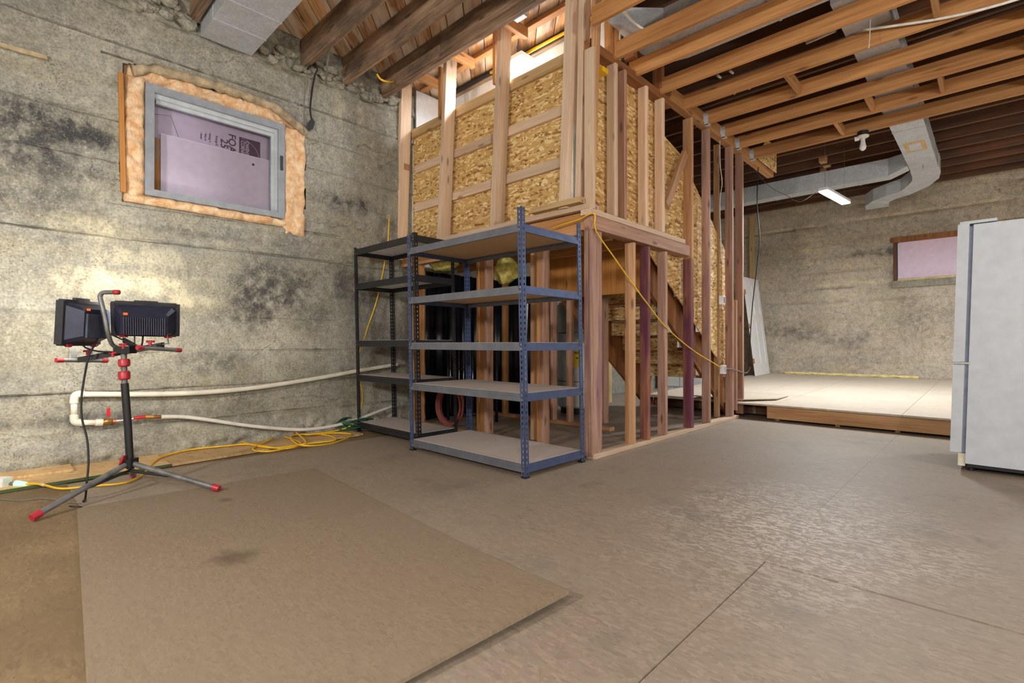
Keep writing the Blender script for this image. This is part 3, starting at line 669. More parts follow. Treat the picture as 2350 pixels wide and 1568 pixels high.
# ================================================================== window in the far wall
w2 = thing('window_2', (-.8, YF, 2.08), 'small far window closed with pink foam board and foam sealant', None, None, 'structure')
MB().box((W2[0]+.06, YF+.05, W2[2]+.0), (W2[1], YF+.09, W2[3]-.05)).build('foam_panel', 'foam_pink', w2)
MB().box((W2[0]-.05, YF-.03, W2[3]-.07), (W2[1]+.05, YF+.12, W2[3]+.02)).build('lintel', 'stair_wood', w2)
MB().box((W2[0]-.01, YF-.02, W2[2]-.02), (W2[0]+.045, YF+.12, W2[3]-.06)).build('jamb', 'far_joist', w2)
m = MB()
for (x0, x1, z) in ((W2[0]+.04, W2[1], W2[2]+.015),):
    pts = [(x0+(x1-x0)*i/40, YF+.035+.01*noise.noise(Vector((i*.7, 0, 0))), z+.012*noise.noise(Vector((i*.9, 4, 0)))) for i in range(41)]; m.tube(pts, [.022+.012*noise.noise(Vector((i*1.1, 2, 2))) for i in range(41)], 7)
m.build('foam_bead', 'spray_foam', w2, smooth=True)
MB().box((W2[0]-.03, YF-.05, W2[2]-.13), (W2[1]+.05, YF+.10, W2[2]-.005)).build('sill', 'concrete_plain', w2)
pts = [(-3.2+.06*i, YF-.05, zp(YF)+.02+.012*noise.noise(Vector((i*.4, 1, 1)))) for i in range(38)]
MB().tube(pts, [.028+.02*noise.noise(Vector((i*.8, 5, 1))) for i in range(38)], 8).build('foam_seal', 'spray_foam', platform, smooth=True)
# ================================================================== storage racks
def rack(name, x0, x1, y0, y1, H, levels, bm, pm, label, lean, bh=.055, under='particle_tan', top='particle', holes=True, group='boltless storage racks'):
    root = thing(name, ((x0+x1)/2, (y0+y1)/2, 0), label, 'shelving rack')
    def sh(m):
        for v in m.v: v += lean*(v.z/H)
        return m
    fl, th, pitch = .038, .0025, .038
    for (x, y, sx, sy) in ((x0, y0, 1, 1), (x1, y0, -1, 1), (x0, y1, 1, -1), (x1, y1, -1, -1)):
        m = MB()
        def slab(a0, a1, z0, z1, which):   # a: distance from the corner along the flange
            if which == 'x': m.box((min(x+sx*a0, x+sx*a1), min(y, y+sy*th), z0), (max(x+sx*a0, x+sx*a1), max(y, y+sy*th), z1))
            else: m.box((min(x, x+sx*th), min(y+sy*a0, y+sy*a1), z0), (max(x, x+sx*th), max(y+sy*a0, y+sy*a1), z1))
        for wch in ('x', 'y'):
            if not holes: slab(0, fl, 0, H, wch); continue
            slab(0, .014, 0, H, wch); slab(.025, fl, 0, H, wch)
            z = 0
            while z < H: slab(.014, .025, z, min(z+.020, H), wch); z += pitch
        sh(m).build('upright', pm, root)
        f = MB(); f.box((x-.004 if sx > 0 else x-fl, y-.004 if sy > 0 else y-fl, 0), (x+fl if sx > 0 else x+.004, y+fl if sy > 0 else y+.004, .012)); sh(f).build('foot', 'black_rubber', root)
    for z in levels:
        e = .004
        def bmk(a, b, nm): m = MB(); m.box(a, b); return m
        for yy, o in ((y0, 1), (y1, -1)):
            m = MB(); m.box((x0+.004, min(yy+o*e, yy+o*(e+.012)), z-bh), (x1-.004, max(yy+o*e, yy+o*(e+.012)), z)); m.box((x0+.004, min(yy+o*e, yy+o*(e+.03)), z-bh*.56), (x1-.004, max(yy+o*e, yy+o*(e+.03)), z-bh*.50))
            m.box((x0+.03, min(yy-o*.001, yy+o*e), z-bh), (x1-.03, max(yy-o*.001, yy+o*e), z-bh*.48))
            sh(m).build('beam', bm, root)
        for xx, o in ((x0, 1), (x1, -1)):
            m = MB(); m.box((min(xx+o*e, xx+o*(e+.012)), y0+.02, z-bh), (max(xx+o*e, xx+o*(e+.012)), y1-.02, z)); m.box((min(xx-o*.001, xx+o*e), y0+.03, z-bh), (max(xx-o*.001, xx+o*e), y1-.03, z-bh*.48))
            sh(m).build('beam', pm, root)
        m = MB(); m.box((x0+.018, y0+.018, z-.016), (x1-.018, y1-.018, z+.002)); b_ = sh(m).build('shelf_board', top, root)
        m = MB(); m.box((x0+.018, y0+.018, z-.018), (x1-.018, y1-.018, z-.0162)); sh(m).build('board_underside', under, b_)
        m = MB()
        for xx in (x0+.019, x1-.019):
            for dz in (-.012, -.043): m.tube([(xx, y0-.003, z+dz), (xx, y0+.001, z+dz)], .006, 8)
        sh(m).build('rivet', 'chrome', root, kind='stuff')
    return root
rack('storage_rack', -3.63, -2.29, 2.52, 3.20, 1.85, (1.735, 1.312, .922, .575, .092), 'steel_grey', 'steel_blue', 'blue-grey steel rack with pierced uprights and five bare particle-board shelves', -RT*.030+Vector((0, 0, 0)))
rack('storage_rack', -4.81, -3.735, 2.68, 3.14, 1.92, (1.90, 1.54, .948, .592, .10), 'steel_black', 'steel_black', 'black steel rack with five bare shelves standing beside the concrete wall', -RT*.04, .062, 'box_white')
# ================================================================== twin-head work light on a tripod
C0 = Vector((-3.83, .62, 0))
wl = thing('work_light', C0, 'twin-head work light on a dark tripod with red collars, facing the concrete wall', 'work light')
D0 = (C0-CAM).dot(FW)
q = lambda px, py, d=0.0: PD(px, py, D0+d)
hub = q(297, 1062); topc = q(284, 812)
MB().tube([q(299, 1075), q(294, 985), q(286, 880)], .021, 14).build('pole', 'stand_black', wl, smooth='auto')
MB().tube([q(286, 882), topc], .016, 12).build('inner_pole', 'stand_tube', wl, smooth='auto')
for py0, py1 in ((872, 852), (842, 824)):
    MB().tube([q(285.5, py0), q(285.2, py0-3), q(284.8, py1+3), q(284.6, py1)], [.024, .031, .031, .026], 10).build('collar', 'red_plastic', wl, smooth='auto')
MB().obox(hub, RT*.033, FW*.033, Vector((0, 0, .026))).build('hub', 'stand_black', wl)
MB().obox(q(281, 1056, -.04), RT*.010+Vector((0, 0, .008)), FW*.01, Vector((0, 0, .022))+RT*.008).build('hub_knob', 'red_plastic', wl)
feet = [PZ(78, 1186, .024), PZ(499, 1121, .034), PZ(305, 1091, .024)]
for f in feet:
    a = hub+(f-hub).normalized()*.03
    lg = MB().tube([a, f], .0165, 12).build('leg', 'stand_tube', wl, smooth='auto')
    d = (f-a).normalized(); MB().tube([f-d*.03, f+d*.012], [.021, .019], 12).build('foot', 'red_plastic', lg, smooth='auto')
    MB().tube([hub-Vector((0, 0, .05)), a+(f-a)*.42-Vector((0, 0, .012))], .009, 8).build('strut', 'stand_black', wl, smooth='auto')
# cross bar, T-feet, carrying handle
bl, br = q(182, 826, -.02), q(374, 792, .06)
bd = (br-bl).normalized()
MB().obox((bl+br)/2, (br-bl)/2, FW*.014, Vector((0, 0, .016))).build('cross_bar', 'stand_black', wl)
MB().obox(q(287, 803), RT*.05, FW*.03, Vector((0, 0, .022))).build('clamp', 'stand_black', wl)
for (a, b) in ((q(132, 827, -.10), q(243, 828, .16)), (q(318, 798, -.12), q(412, 804, .14))):
    t = MB().tube([a, b], .0125, 10).build('t_foot', 'stand_tube', wl, smooth='auto')
    for e, s_ in ((a, -1), (b, 1)): dd = (b-a).normalized()*s_; MB().tube([e-dd*.028, e+dd*.008], .0145, 10).build('end_cap', 'red_plastic', t, smooth='auto')
MB().tube(spline([q(272, 800), q(257, 790, -.04), q(248, 765, -.09), q(240, 725, -.10), q(232, 692, -.10), q(230, 680, -.10), q(236, 672, -.10), q(252, 671, -.10), q(271, 671, -.10)], 6), .0125, 10).build('handle', 'stand_tube', wl, smooth=True)
MB().tube([q(262, 671, -.10), q(273, 671, -.10)], .0145, 10).build('handle_cap', 'red_plastic', wl, smooth=True)
for px, py in ((201, 812), (345, 790), (259, 816), (283, 797)):
    MB().tube([q(px, py+4, -.03), q(px, py-6, -.03)], .008, 8).tube([q(px-9, py-6, -.03), q(px+9, py-6, -.03)], .007, 6).build('knob', 'red_plastic', wl, smooth='auto')
def head(c, face, up, W_, H_, name_parent, led):
    n_ = Vector(face).normalized(); u = Vector(up); u = (u-n_*u.dot(n_)).normalized(); s_ = u.cross(n_).normalized()
    P = lambda a, b, d: c+s_*a+u*b+n_*d
    def ring(hw, hh, d, ch): return [P(-hw+ch, -hh, d), P(hw-ch, -hh, d), P(hw, -hh+ch, d), P(hw, hh-ch, d), P(hw-ch, hh, d), P(-hw+ch, hh, d), P(-hw, hh-ch, d), P(-hw, -hh+ch, d)]
    def loft(rings, nm, mat, par):
        m = MB(); n8 = len(rings[0])
        for r_ in rings: m.v += r_
        for i in range(len(rings)-1):
            for j in range(n8): m.f.append((i*n8+j, i*n8+(j+1) % n8, (i+1)*n8+(j+1) % n8, (i+1)*n8+j))
        m.f.append(tuple(range(n8-1, -1, -1))); m.f.append(tuple((len(rings)-1)*n8+j for j in range(n8)))
        return m.build(nm, mat, par)
    hw, hh = W_/2, H_/2
    hd = loft([ring(hw*.70, hh*.66, -.105, .012), ring(hw*.74, hh*.70, -.09, .014), ring(hw*.95, hh*.94, -.016, .02), ring(hw*.95, hh*.94, .02, .02)], 'lamp_head', 'lamp_body', name_parent)
    for sx_ in (-1, 1): MB().obox(P(sx_*hw*.97, 0, .0), s_*(hw*.07), u*hh*.98, n_*.022).build('bezel', 'lamp_frame', hd)
    for sy_ in (-1, 1): MB().obox(P(0, sy_*hh*.95, .0), s_*(hw*.93), u*(hh*.09), n_*.022).build('bezel', 'lamp_frame', hd)
    MB().obox(P(0, hh*1.08, -.005), s_*hw*.36, u*hh*.07, n_*.012).build('top_grip', 'lamp_frame', hd)
    m = MB(); nf = 19
    for i in range(nf): m.obox(P(-hw*.60+hw*1.2*i/(nf-1), -hh*.10, -.110), s_*.0025, u*hh*.54, n_*.008)
    m.build('cooling_fins', 'lamp_fin', hd, kind='stuff')
    MB().obox(P(hw*.55, hh*.60, -.098), s_*.018, u*.010, n_*.010).build('switch_base', 'lamp_frame', hd)
    MB().obox(P(hw*.55, hh*.63, -.110), s_*.010, u*.006, n_*.004).build('switch', 'red_glow', hd)
    MB().obox(P(0, 0, .021), s_*hw*.86, u*hh*.84, n_*.001).build('led_glass', led, hd)
    for sx_ in (-1, 1): MB().tube([P(sx_*hw*.55, -hh*1.02, -.02), P(sx_*hw*.80, -hh*1.02, -.02)], .010, 8).build('tilt_knob', 'red_plastic', hd, smooth='auto')
    li = bpy.data.lights.new('work_lamp', 'AREA'); li.shape = 'RECTANGLE'; li.size = W_*.8; li.size_y = H_*.8; li.energy = WORK_W; li.color = (1, .93, .78); li.spread = R(150)
    lo = bpy.data.objects.new('work_lamp', li); col.objects.link(lo); lo.matrix_world = Matrix.Translation(P(0, 0, .03)) @ (-n_).to_track_quat('Z', 'Y').to_matrix().to_4x4()
    return P
out = Vector((FW.x, FW.y, 0)).normalized()
h1 = q(336, 733, .05); P1 = head(h1, out*.85-RT*.52+Vector((0, 0, .36)), Vector((0, 0, 1))+RT*.02, .335, .205, wl, 'led_work')
h2 = q(182, 742, -.08); P2 = head(h2, -out*.02-RT*1.0+Vector((0, 0, .05)), Vector((0, 0, 1))+RT*.10, .27, .26, wl, 'led_work')
for (hpt, a, b) in ((h2, q(170, 822, .02), q(206, 808, .10)),):
    for e, u_ in ((a, -.10), (b, .10)):
        MB().obox((e+Vector((0, 0, .055))), RT*.016, FW*.003, Vector((0, 0, .07))).build('bracket', 'stand_tube', wl)
MB().tube([q(309, 770, .02), q(309, 790, .05), q(318, 797, .05)], .004, 6).build('bracket', 'stand_tube', wl)
MB().tube([q(383, 766, .05), q(387, 788, .06), q(350, 795, .05)], .004, 6).build('bracket', 'stand_tube', wl)
MB().obox(q(297, 788, .02), RT*.035-Vector((0, 0, .02)), FW*.01, Vector((0, 0, .015))).build('bracket', 'stand_black', wl)
strip('lead', [q(185, 780, -.06), q(195, 797, -.05), q(222, 806, -.04), q(255, 808, -.04)], .005, 'black_rubber', wl)
strip('lead', [q(226, 776, -.02), q(240, 765, -.03), q(262, 771, -.03), q(290, 784, -.03), q(320, 795, -.02), q(326, 790, 0), q(328, 770, .02)], .005, 'black_rubber', wl)
g0 = PZ(196, 1142, .01)
strip('power_cord', [q(228, 772, -.05), q(215, 795, -.06), q(203, 820, -.07), q(193, 870, -.08), q(187, 915, -.1), q(188, 960, -.12), q(200, 1010, -.14), q(203, 1060, -.16), q(199, 1110, -.2), g0, PZ(191, 1151, .008)], .006, 'black_rubber', wl)
rg = [PZ(173, 1163, .02)+RT*.03*math.cos(t*math.pi/12)+(UP*.5+Vector((-FW.x, -FW.y, 0)))*.022*math.sin(t*math.pi/12) for t in range(24)]
MB().tube(rg, .0022, 6, closed=True).build('wire_ring', 'stand_black', wl, smooth=True)
# ================================================================== white pipe loop on the wall
pp = thing('water_pipe', (-4.9, .55, .3), 'white PVC pipe loop with red-handled valve along the concrete wall', 'pipe')
xp = XL+.06
pt = lambda px, py, x=None: PX(px, py, xp if x is None else x)
up_ = [pt(187, 905), pt(400, 904), pt(560, 893), pt(700, 873), pt(830, 850), pt(916, 836)]
MB().tube(spline(up_, 6), .021, 12).build('pipe', 'pvc', pp, smooth=True)
MB().tube([pt(170, 918), pt(170, 955)], .021, 12).build('pipe', 'pvc', pp, smooth=True)
MB().tube([pt(188, 970), pt(222, 970)], .021, 12).build('pipe', 'pvc', pp, smooth=True)
MB().tube(spline([pt(192, 905), pt(180, 905), pt(172, 909), pt(170, 919), pt(170, 926)], 4), .027, 12).build('elbow', 'pvc', pp, smooth=True)
MB().tube(spline([pt(170, 952), pt(170, 960), pt(172, 967), pt(180, 970), pt(190, 970)], 4), .027, 12).build('elbow', 'pvc', pp, smooth=True)
MB().tube([pt(219, 970), pt(236, 970)], .027, 12).build('coupling', 'pvc', pp, smooth='auto')
vl = MB().tube([pt(236, 969), pt(243, 968), pt(247, 968), pt(256, 967)], [.018, .024, .024, .018], 10).build('valve', 'brass', pp, smooth='auto')
MB().obox(pt(249, 947, xp+.02), Vector((.003, 0, 0)), Vector((0, .011, 0)), Vector((0, 0, .034))).build('handle', 'red_lever', vl)
MB().tube([pt(249, 966, xp+.01), pt(249, 957, xp+.02)], .006, 8).build('stem', 'chrome', vl)
MB().tube([pt(258, 967), pt(266, 967)], .019, 6).build('fitting', 'copper', pp); MB().tube([pt(266, 967), pt(306, 961)], .014, 10).build('fitting', 'chrome', pp, smooth='auto')
MB().tube([pt(308, 960), pt(334, 957)], .013, 10).build('fitting', 'red_lever', pp, smooth='auto'); MB().tube([pt(334, 957), pt(352, 957)], .016, 6).build('fitting', 'brass', pp); MB().tube([pt(352, 957), pt(372, 957)], .013, 10).build('fitting', 'copper', pp, smooth='auto')
strip('hose', [pt(370, 957), pt(420, 957), pt(480, 964, xp+.05), pt(560, 976, xp+.09), pt(640, 984, xp+.13), pt(700, 986, xp+.15), pt(760, 979, xp+.14), pt(820, 963, xp+.12), pt(870, 944, xp+.1), pt(916, 928, xp+.05)], .0165, 'hose_white', pp, seg=10)
# ================================================================== cords
zc = .012
ec = thing('extension_cord', PZ(632, 1012, 0), 'yellow extension cord tangled on the floor by the concrete wall', 'cord')
z2 = .030
P_ = lambda px, py, z=zc: PZ(px, py, z)
path = [P_(58, 1111, z2), P_(80, 1111, z2), P_(103, 1114, z2), P_(142, 1122), P_(207, 1116), P_(283, 1109), P_(325, 1091), P_(356, 1058, z2), P_(383, 1045, z2), P_(440, 1032, z2), P_(517, 1024, z2), P_(571, 1020, z2)]
path += [P_(650, 1030, z2), P_(690, 1018, z2), P_(640, 1000, z2), P_(575, 998, z2), P_(550, 1000, z2+.02), P_(560, 1016, z2), P_(620, 1028, z2), P_(680, 1022, z2), P_(700, 1012, z2+.02), P_(650, 975, z2+.05), P_(625, 1005, z2+.01),
         P_(580, 1030, z2), P_(620, 1036, z2), P_(700, 1020, z2), P_(770, 1010, z2), P_(740, 998, z2), P_(670, 1000, z2+.02), P_(690, 1022, z2+.02), P_(760, 1018, z2), P_(806, 999, z2), P_(775, 994, z2), P_(700, 998, z2+.02)]
path += [P_(760, 991, z2)]
xw = XL+.145
path += [PX(804, 978, xw+.06), PX(822, 955, xw+.02), PX(832, 913, xw), PX(824, 862, xw), PX(820, 825, xw), PX(836, 777, xw-.02), PX(844, 751, xw-.02), PX(864, 692, xw-.03), PX(876, 639, xw-.03), PX(885, 590, xw-.05), PX(890, 560, xw-.08), PX(893, 500, xw-.1)]
strip('cord', path, .0072, 'yellow_cord', ec, n=7)
MB().tube([P_(60, 1111, z2), P_(37, 1110, z2)], [.012, .019], 12).build('plug', 'green_glow', ec, smooth='auto')
MB().tube([P_(37, 1110, z2), P_(28, 1110, z2), P_(15, 1111, z2)], [.017, .012, .006], 10).build('socket', 'stand_tube', ec, smooth='auto')
MB().tube([P_(93, 1112, z2), P_(102, 1114, z2)], .0085, 10).build('tape', 'box_white', ec)
q_ = PZ(4, 1116, .02); MB().obox(q_+Vector((0, 0, .025)), RT*.035, Vector((FW.x, FW.y, 0))*.03, Vector((0, 0, .028))+RT*.004).build('power_adapter', 'box_white', None, 'white power adapter plugged into the glowing end of the cord', 'adapter')
strip('grey_wire', [PZ(0, 1146, .004), PZ(50, 1149, .004), PZ(100, 1144, .004), PZ(150, 1152, .004), PZ(185, 1156, .004)], .003, 'grey_wire', None, label='thin grey wire lying on the floor under the tripod', cat='wire')
xb2 = XB+.012
strip('yellow_cable', [PY(1268, 524, YA-.03), PY(1290, 516, YA-.04), PY(1325, 505, YA-.04), Vector((XB+.02, YA-.03, 1.93)), PX(1368, 530, xb2), PX(1410, 592, xb2), PX(1440, 635, xb2), PX(1480, 690, xb2), PX(1530, 753, xb2), PX(1590, 804, xb2), PX(1640, 835, xb2), PX(1655, 845, xb2)], .006, 'yellow_cord', None, label='yellow cable sagging across the studs to a junction box', cat='cable')
def jbox(px, py, label, w_=.035, h_=.05):
    c = PX(px, py, XB+.02); t = thing('junction_box', c, label, 'junction box', 'boxes on the stair wall')
    MB().box((XB-.0, c.y-w_, c.z-h_), (XB+.045, c.y+w_, c.z+h_)).build('box', 'box_white', t); MB().box((XB+.045, c.y-w_*.6, c.z-h_*.7), (XB+.048, c.y+w_*.6, c.z+h_*.7)).build('cover', 'chrome', t); return t
jbox(1657, 689, 'white switch box on a stud above the yellow cable'); jbox(1659, 848, 'junction box where the yellow cable ends on a stud')
strip('grey_cable', [PX(1662, 846, XB+.03), PX(1685, 848, XB+.03), PX(1712, 856, XB+.03), Vector((-2.2, 6.6, .62))], .006, 'grey_wire', None, label='grey cable running from the lower junction box', cat='cable')
strip('hanging_cable', [PY(1742, 350, 7.2), PY(1738, 430, 7.2), PY(1738, 480, 7.2), PY(1743, 550, 7.2), PY(1736, 620, 7.2), PY(1727, 700, 7.2), PY(1722, 770, 7.2), PY(1722, 820, 7.2), PY(1727, 838, 7.2)], .007, 'black_rubber', None, label='black cable hanging down beside the end of the stair wall', cat='cable')
strip('white_cable', [PX(1652, 320, XB-.05), PX(1653, 380, XB-.05), PX(1657, 420, XB-.05), PX(1652, 470, XB-.05), PX(1656, 600, XB-.05)], .005, 'white_wire', None, label='white cable hanging between the tall studs of the stair wall', cat='cable')
# ================================================================== loose sheets and strips on the floor
A_, B_, C_ = Vector((-3.63, .342, 0)), Vector((-3.555, 1.635, 0)), Vector((-1.09, 1.43, 0)); D_ = C_+(A_-B_)
m = MB(); n_ = 14
for top in (0, 1):
    for j in range(n_+1):
        for i in range(n_+1):
            s_, t = i/n_, j/n_
            p = A_.lerp(D_, s_).lerp(B_.lerp(C_, s_), t); lift = .026*max(0, (s_-.62)/.38)**1.6*(.35+.65*t)
            m.v.append(Vector((p.x, p.y, .001+lift+top*.0125)))
W_ = n_+1; K = W_*W_
for j in range(n_):
    for i in range(n_):
        a = j*W_+i; m.f.append((K+a, K+a+1, K+a+1+W_, K+a+W_)); m.f.append((a, a+W_, a+W_+1, a+1))
for i in range(n_):
    m.f.append((i, i+1, K+i+1, K+i)); a = n_*W_+i; m.f.append((a+1, a, K+a, K+a+1)); a = i*W_; m.f.append((a+W_, a, K+a, K+a+W_)); a = i*W_+n_; m.f.append((a, a+W_, K+a+W_, K+a))
m.build('loose_osb_sheet', 'osb_loose', None, 'loose OSB sheet with one lifted corner lying on top of the floor', 'board', smooth=False)
a0, a1 = Vector((-4.36, -.3, 0)), Vector((-4.50, 1.62, 0))
m = MB(); m.hexa([(-4.90, -.3, .0), (-4.36, -.3, .0), (-4.43, .95, .0), (-4.90, .95, .0), (-4.90, -.3, .02), (-4.36, -.3, .02), (-4.43, .95, .02), (-4.90, .95, .02)])
t = m.build('plywood_strip', 'ply_strip', None, 'bare plywood strip with a green edge under the glowing plug', 'board')
m = MB(); m.hexa([(-4.361, -.3, .001), (-4.353, -.3, .001), (-4.423, .95, .001), (-4.431, .95, .001), (-4.361, -.3, .0195), (-4.353, -.3, .0195), (-4.423, .95, .0195), (-4.431, .95, .0195)]); m.build('green_edge', 'edge_green', t)
m = MB(); m.hexa([(-4.90, .955, .0), (-4.43, .955, .0), (-4.55, 2.60, .0), (-4.90, 2.60, .0), (-4.90, .955, .018), (-4.43, .955, .018), (-4.55, 2.60, .018), (-4.90, 2.60, .018)])
m.build('plywood_strip', 'ply_strip', None, 'bare plywood strip under the tangled yellow cord', 'board')
MB().box((-4.88, -.2, .021), (-4.66, .42, .038)).build('plywood_offcut', 'ply_strip', None, 'short plywood offcut lying against the base of the concrete wall', 'board')
p0, p1, p2 = PZ(1706, 918, .21), PZ(1758, 912, .21), PZ(1785, 905, .21)
m = MB(); z = .212
m.prism([(-2.9, YP+.10, z), (-2.25, YP+.10, z), (-1.98, YP+.45, z), (-1.98, YP+.95, z), (-2.9, YP+.95, z)], (0, 0, .012)); m.build('osb_offcut', 'osb_deck', None, 'OSB offcut lying on the raised floor beside the stair wall', 'board')
# ================================================================== ducts
def duct(name, x0, x1, y0, y1, z0, z1, axis, cuts, label, mat='galvanised'):
    r = thing(name, ((x0+x1)/2, (y0+y1)/2, z0), label, 'duct'); lo, hi = (x0, x1) if axis == 'x' else (y0, y1)
    cs = [lo]+cuts+[hi]
    for a, b in zip(cs[:-1], cs[1:]):
        if axis == 'x': MB().box((a+.001, y0, z0), (b-.001, y1, z1)).build('duct_section', mat, r)
        else: MB().box((x0, a+.001, z0), (x1, b-.001, z1)).build('duct_section', mat, r)
    for c in cuts:
        if axis == 'x': MB().box((c-.008, y0-.004, z0-.005), (c+.008, y1+.004, z1)).build('seam', mat, r)
        else: MB().box((x0-.004, c-.008, z0-.005), (x1+.004, c+.008, z1)).build('seam', mat, r)
    return r
duct('air_duct', XL+.04, XR, 1.27, 1.685, 3.585, 3.955, 'x', [-4.62, -4.28, -3.1, -1.9, -.6], 'wide galvanised duct ending at the concrete wall above the window')
tr = duct('air_duct', -.88, -.57, 4.36, 9.45, 3.455, 3.672, 'y', [5.6, 6.75, 7.55, 8.75], 'galvanised trunk duct crossing above the golden joists')
MB().box((-.83, 8.05, 3.447), (-.62, 8.45, 3.456)).build('access_frame', 'ply_strip', tr); MB().box((-.79, 8.12, 3.443), (-.66, 8.38, 3.450)).build('access_hatch', 'galvanised', tr)
pts = [(-.725, 9.45, 3.56), (-.725, 9.7, 3.54), (-.75, 9.9, 3.52), (-.85, 10.1, 3.49), (-1.02, 10.24, 3.45), (-1.22, 10.28, 3.42), (-1.36, 10.36, 3.40), (-1.44, 10.5, 3.38), (-1.46, 10.7, 3.37)]
sd = [(1, 0, 0), (1, 0, 0), (1, .35, 0), (1, .9, 0), (.35, 1, 0), (.25, 1, 0), (.7, 1, 0), (1, .35, 0), (1, 0, 0)]
MB().rect_tube(pts, sd, .33, .20).build('elbow', 'galvanised', tr)
MB().tube([(-.72, 9.15, 3.454), (-.72, 9.15, 3.40)], .006, 6).build('damper_handle', 'chrome', tr)
duct('air_duct', XL+.05, -1.12, 9.22, 9.46, 3.40, 3.66, 'x', [-3.9, -2.7, -1.5], 'long branch duct running under the dark joists behind the shop light')
MB().hexa([(-1.125, 9.22, 3.40), (-.89, 9.10, 3.46), (-.89, 9.36, 3.46), (-1.125, 9.46, 3.40), (-1.125, 9.22, 3.66), (-.89, 9.10, 3.66), (-.89, 9.36, 3.66), (-1.125, 9.46, 3.66)]).build('duct_takeoff', 'galvanised', tr)
duct('air_duct', -1.95, XR, 3.83, 4.30, 3.455, 3.672, 'x', [-1.2, .2, 1.6], 'broad dull duct lying on the nearest golden joists')
duct('air_duct', -1.35, XR, 3.26, 3.60, 3.52, 3.672, 'x', [-.55, .35], 'blue-grey sheet metal duct beside the broad dull one', 'blue_steel_sheet')
m = MB(); m.hexa([(-2.28, 3.50, 3.56), (-1.95, 3.83, 3.455), (-1.95, 4.30, 3.455), (-2.28, 4.30, 3.50), (-2.28, 3.50, 3.672), (-1.95, 3.83, 3.672), (-1.95, 4.30, 3.672), (-2.28, 4.30, 3.672)])
m.build('duct_transition', 'galvanised', None, 'sloping duct transition above the corner of the stair wall', 'duct')
# ================================================================== lamps
def shop_light(a, b, z, label, watts, mat='led_white', wires=True, width=.11, zc_=ZJ, color=(.93, .97, 1)):
    a, b = Vector((a[0], a[1], z)), Vector((b[0], b[1], z)); d = (b-a).normalized(); s_ = Vector((-d.y, d.x, 0))
    r = thing('shop_light', (a+b)/2, label, 'lamp', 'hanging LED shop lights')
    MB().obox((a+b)/2+Vector((0, 0, .03)), (b-a)/2, s_*(width/2), Vector((0, 0, .018))).build('housing', 'box_white', r)
    MB().obox((a+b)/2+Vector((0, 0, .004)), (b-a)/2*.985, s_*(width/2*.92), Vector((0, 0, .008))).build('diffuser', mat, r)
    if wires:
        for p in (a.lerp(b, .08), a.lerp(b, .92)): MB().tube([p+Vector((0, 0, .045)), Vector((p.x, p.y, zc_))], .0018, 5).build('hanging_wire', 'grey_wire', r)
    li = bpy.data.lights.new('shop_lamp', 'AREA'); li.shape = 'RECTANGLE'; li.size = (b-a).length; li.size_y = width*.9; li.energy = watts; li.color = color
    lo = bpy.data.objects.new('shop_lamp', li); col.objects.link(lo); lo.location = (a+b)/2-Vector((0, 0, .012)); lo.rotation_euler = (0, 0, math.atan2(d.y, d.x))
    return r
fa, fb_ = PZ(1889, 439, 2.90), PZ(1942, 468, 2.90)
sl = shop_light(fa, fb_, 2.90, 'lit white LED shop light hanging in front of the far wall', LAMP_W)
strip('lead', [fa+Vector((0, 0, .03)), fa+Vector((-.12, .05, .0)), fa+Vector((-.3, .1, -.06)), fa+Vector((-.5, .25, .1)), fa+Vector((-.8, .5, .35)), fa+Vector((-1.1, .8, .74))], .004, 'grey_wire', sl)
shop_light((2.0, 8.2), (2.0, 9.4), 2.95, 'LED shop light above the raised floor behind the refrigerator', LAMP_W)  # added out of view to brighten the back of the raised floor
shop_light((-.6, -1.7), (.6, -1.7), 3.40, 'LED shop light hanging behind the viewer', BACK_W, color=(1, .97, .93))  # added behind the camera as room fill, never in view
def fill_pendant(x, y, z, label, watts):  # unseen glowing globe added to fill the room with light
    r = thing('globe_lamp', (x, y, z), label, 'lamp', 'globe lamps hanging from the old joists')
    MB().tube([(x, y, z-.12), (x, y, z-.10), (x, y, z-.05), (x, y, z+.03), (x, y, z+.09), (x, y, z+.12)], [.02, .07, .115, .12, .08, .03], 24).build('globe', 'led_globe', r, smooth=True)
    MB().tube([(x, y, z+.12), (x, y, 3.68)], .006, 6).build('cord', 'white_wire', r)
fill_pendant(-2.0, -1.9, 1.95, 'white globe lamp hanging near the concrete wall behind the tripod', PEND_W)
fill_pendant(1.7, -1.4, 1.95, 'white globe lamp hanging in the open part of the basement', PEND_W*.7)
fill_pendant(3.1, 2.2, 2.1, 'white globe lamp hanging to the right of the refrigerator', PEND_W)
sp = PZ(1189, 153, 3.76)
r = thing('stair_light', sp, 'bright square LED lamp above the stairwell half wall', 'lamp')
MB().box((sp.x-.13, sp.y-.09, 3.76), (sp.x+.13, sp.y+.09, 3.79)).build('diffuser', 'led_stair', r); MB().box((sp.x-.14, sp.y-.10, 3.79), (sp.x+.14, sp.y+.10, 3.83)).build('housing', 'box_white', r)
MB().box((sp.x-.01, sp.y-.01, 3.83), (sp.x+.01, sp.y+.01, 3.97)).build('stem', 'grey_wire', r)
li = bpy.data.lights.new('stair_lamp', 'AREA'); li.shape = 'RECTANGLE'; li.size = .26; li.size_y = .18; li.energy = STAIR_W; li.color = (.9, .95, 1)
lo = bpy.data.objects.new('stair_lamp', li); col.objects.link(lo); lo.location = (sp.x, sp.y, 3.75)
c = PY(1365, 94, 3.75); r = thing('small_bulb', c, 'tiny bright bulb glowing between the studs near the ceiling', 'lamp')
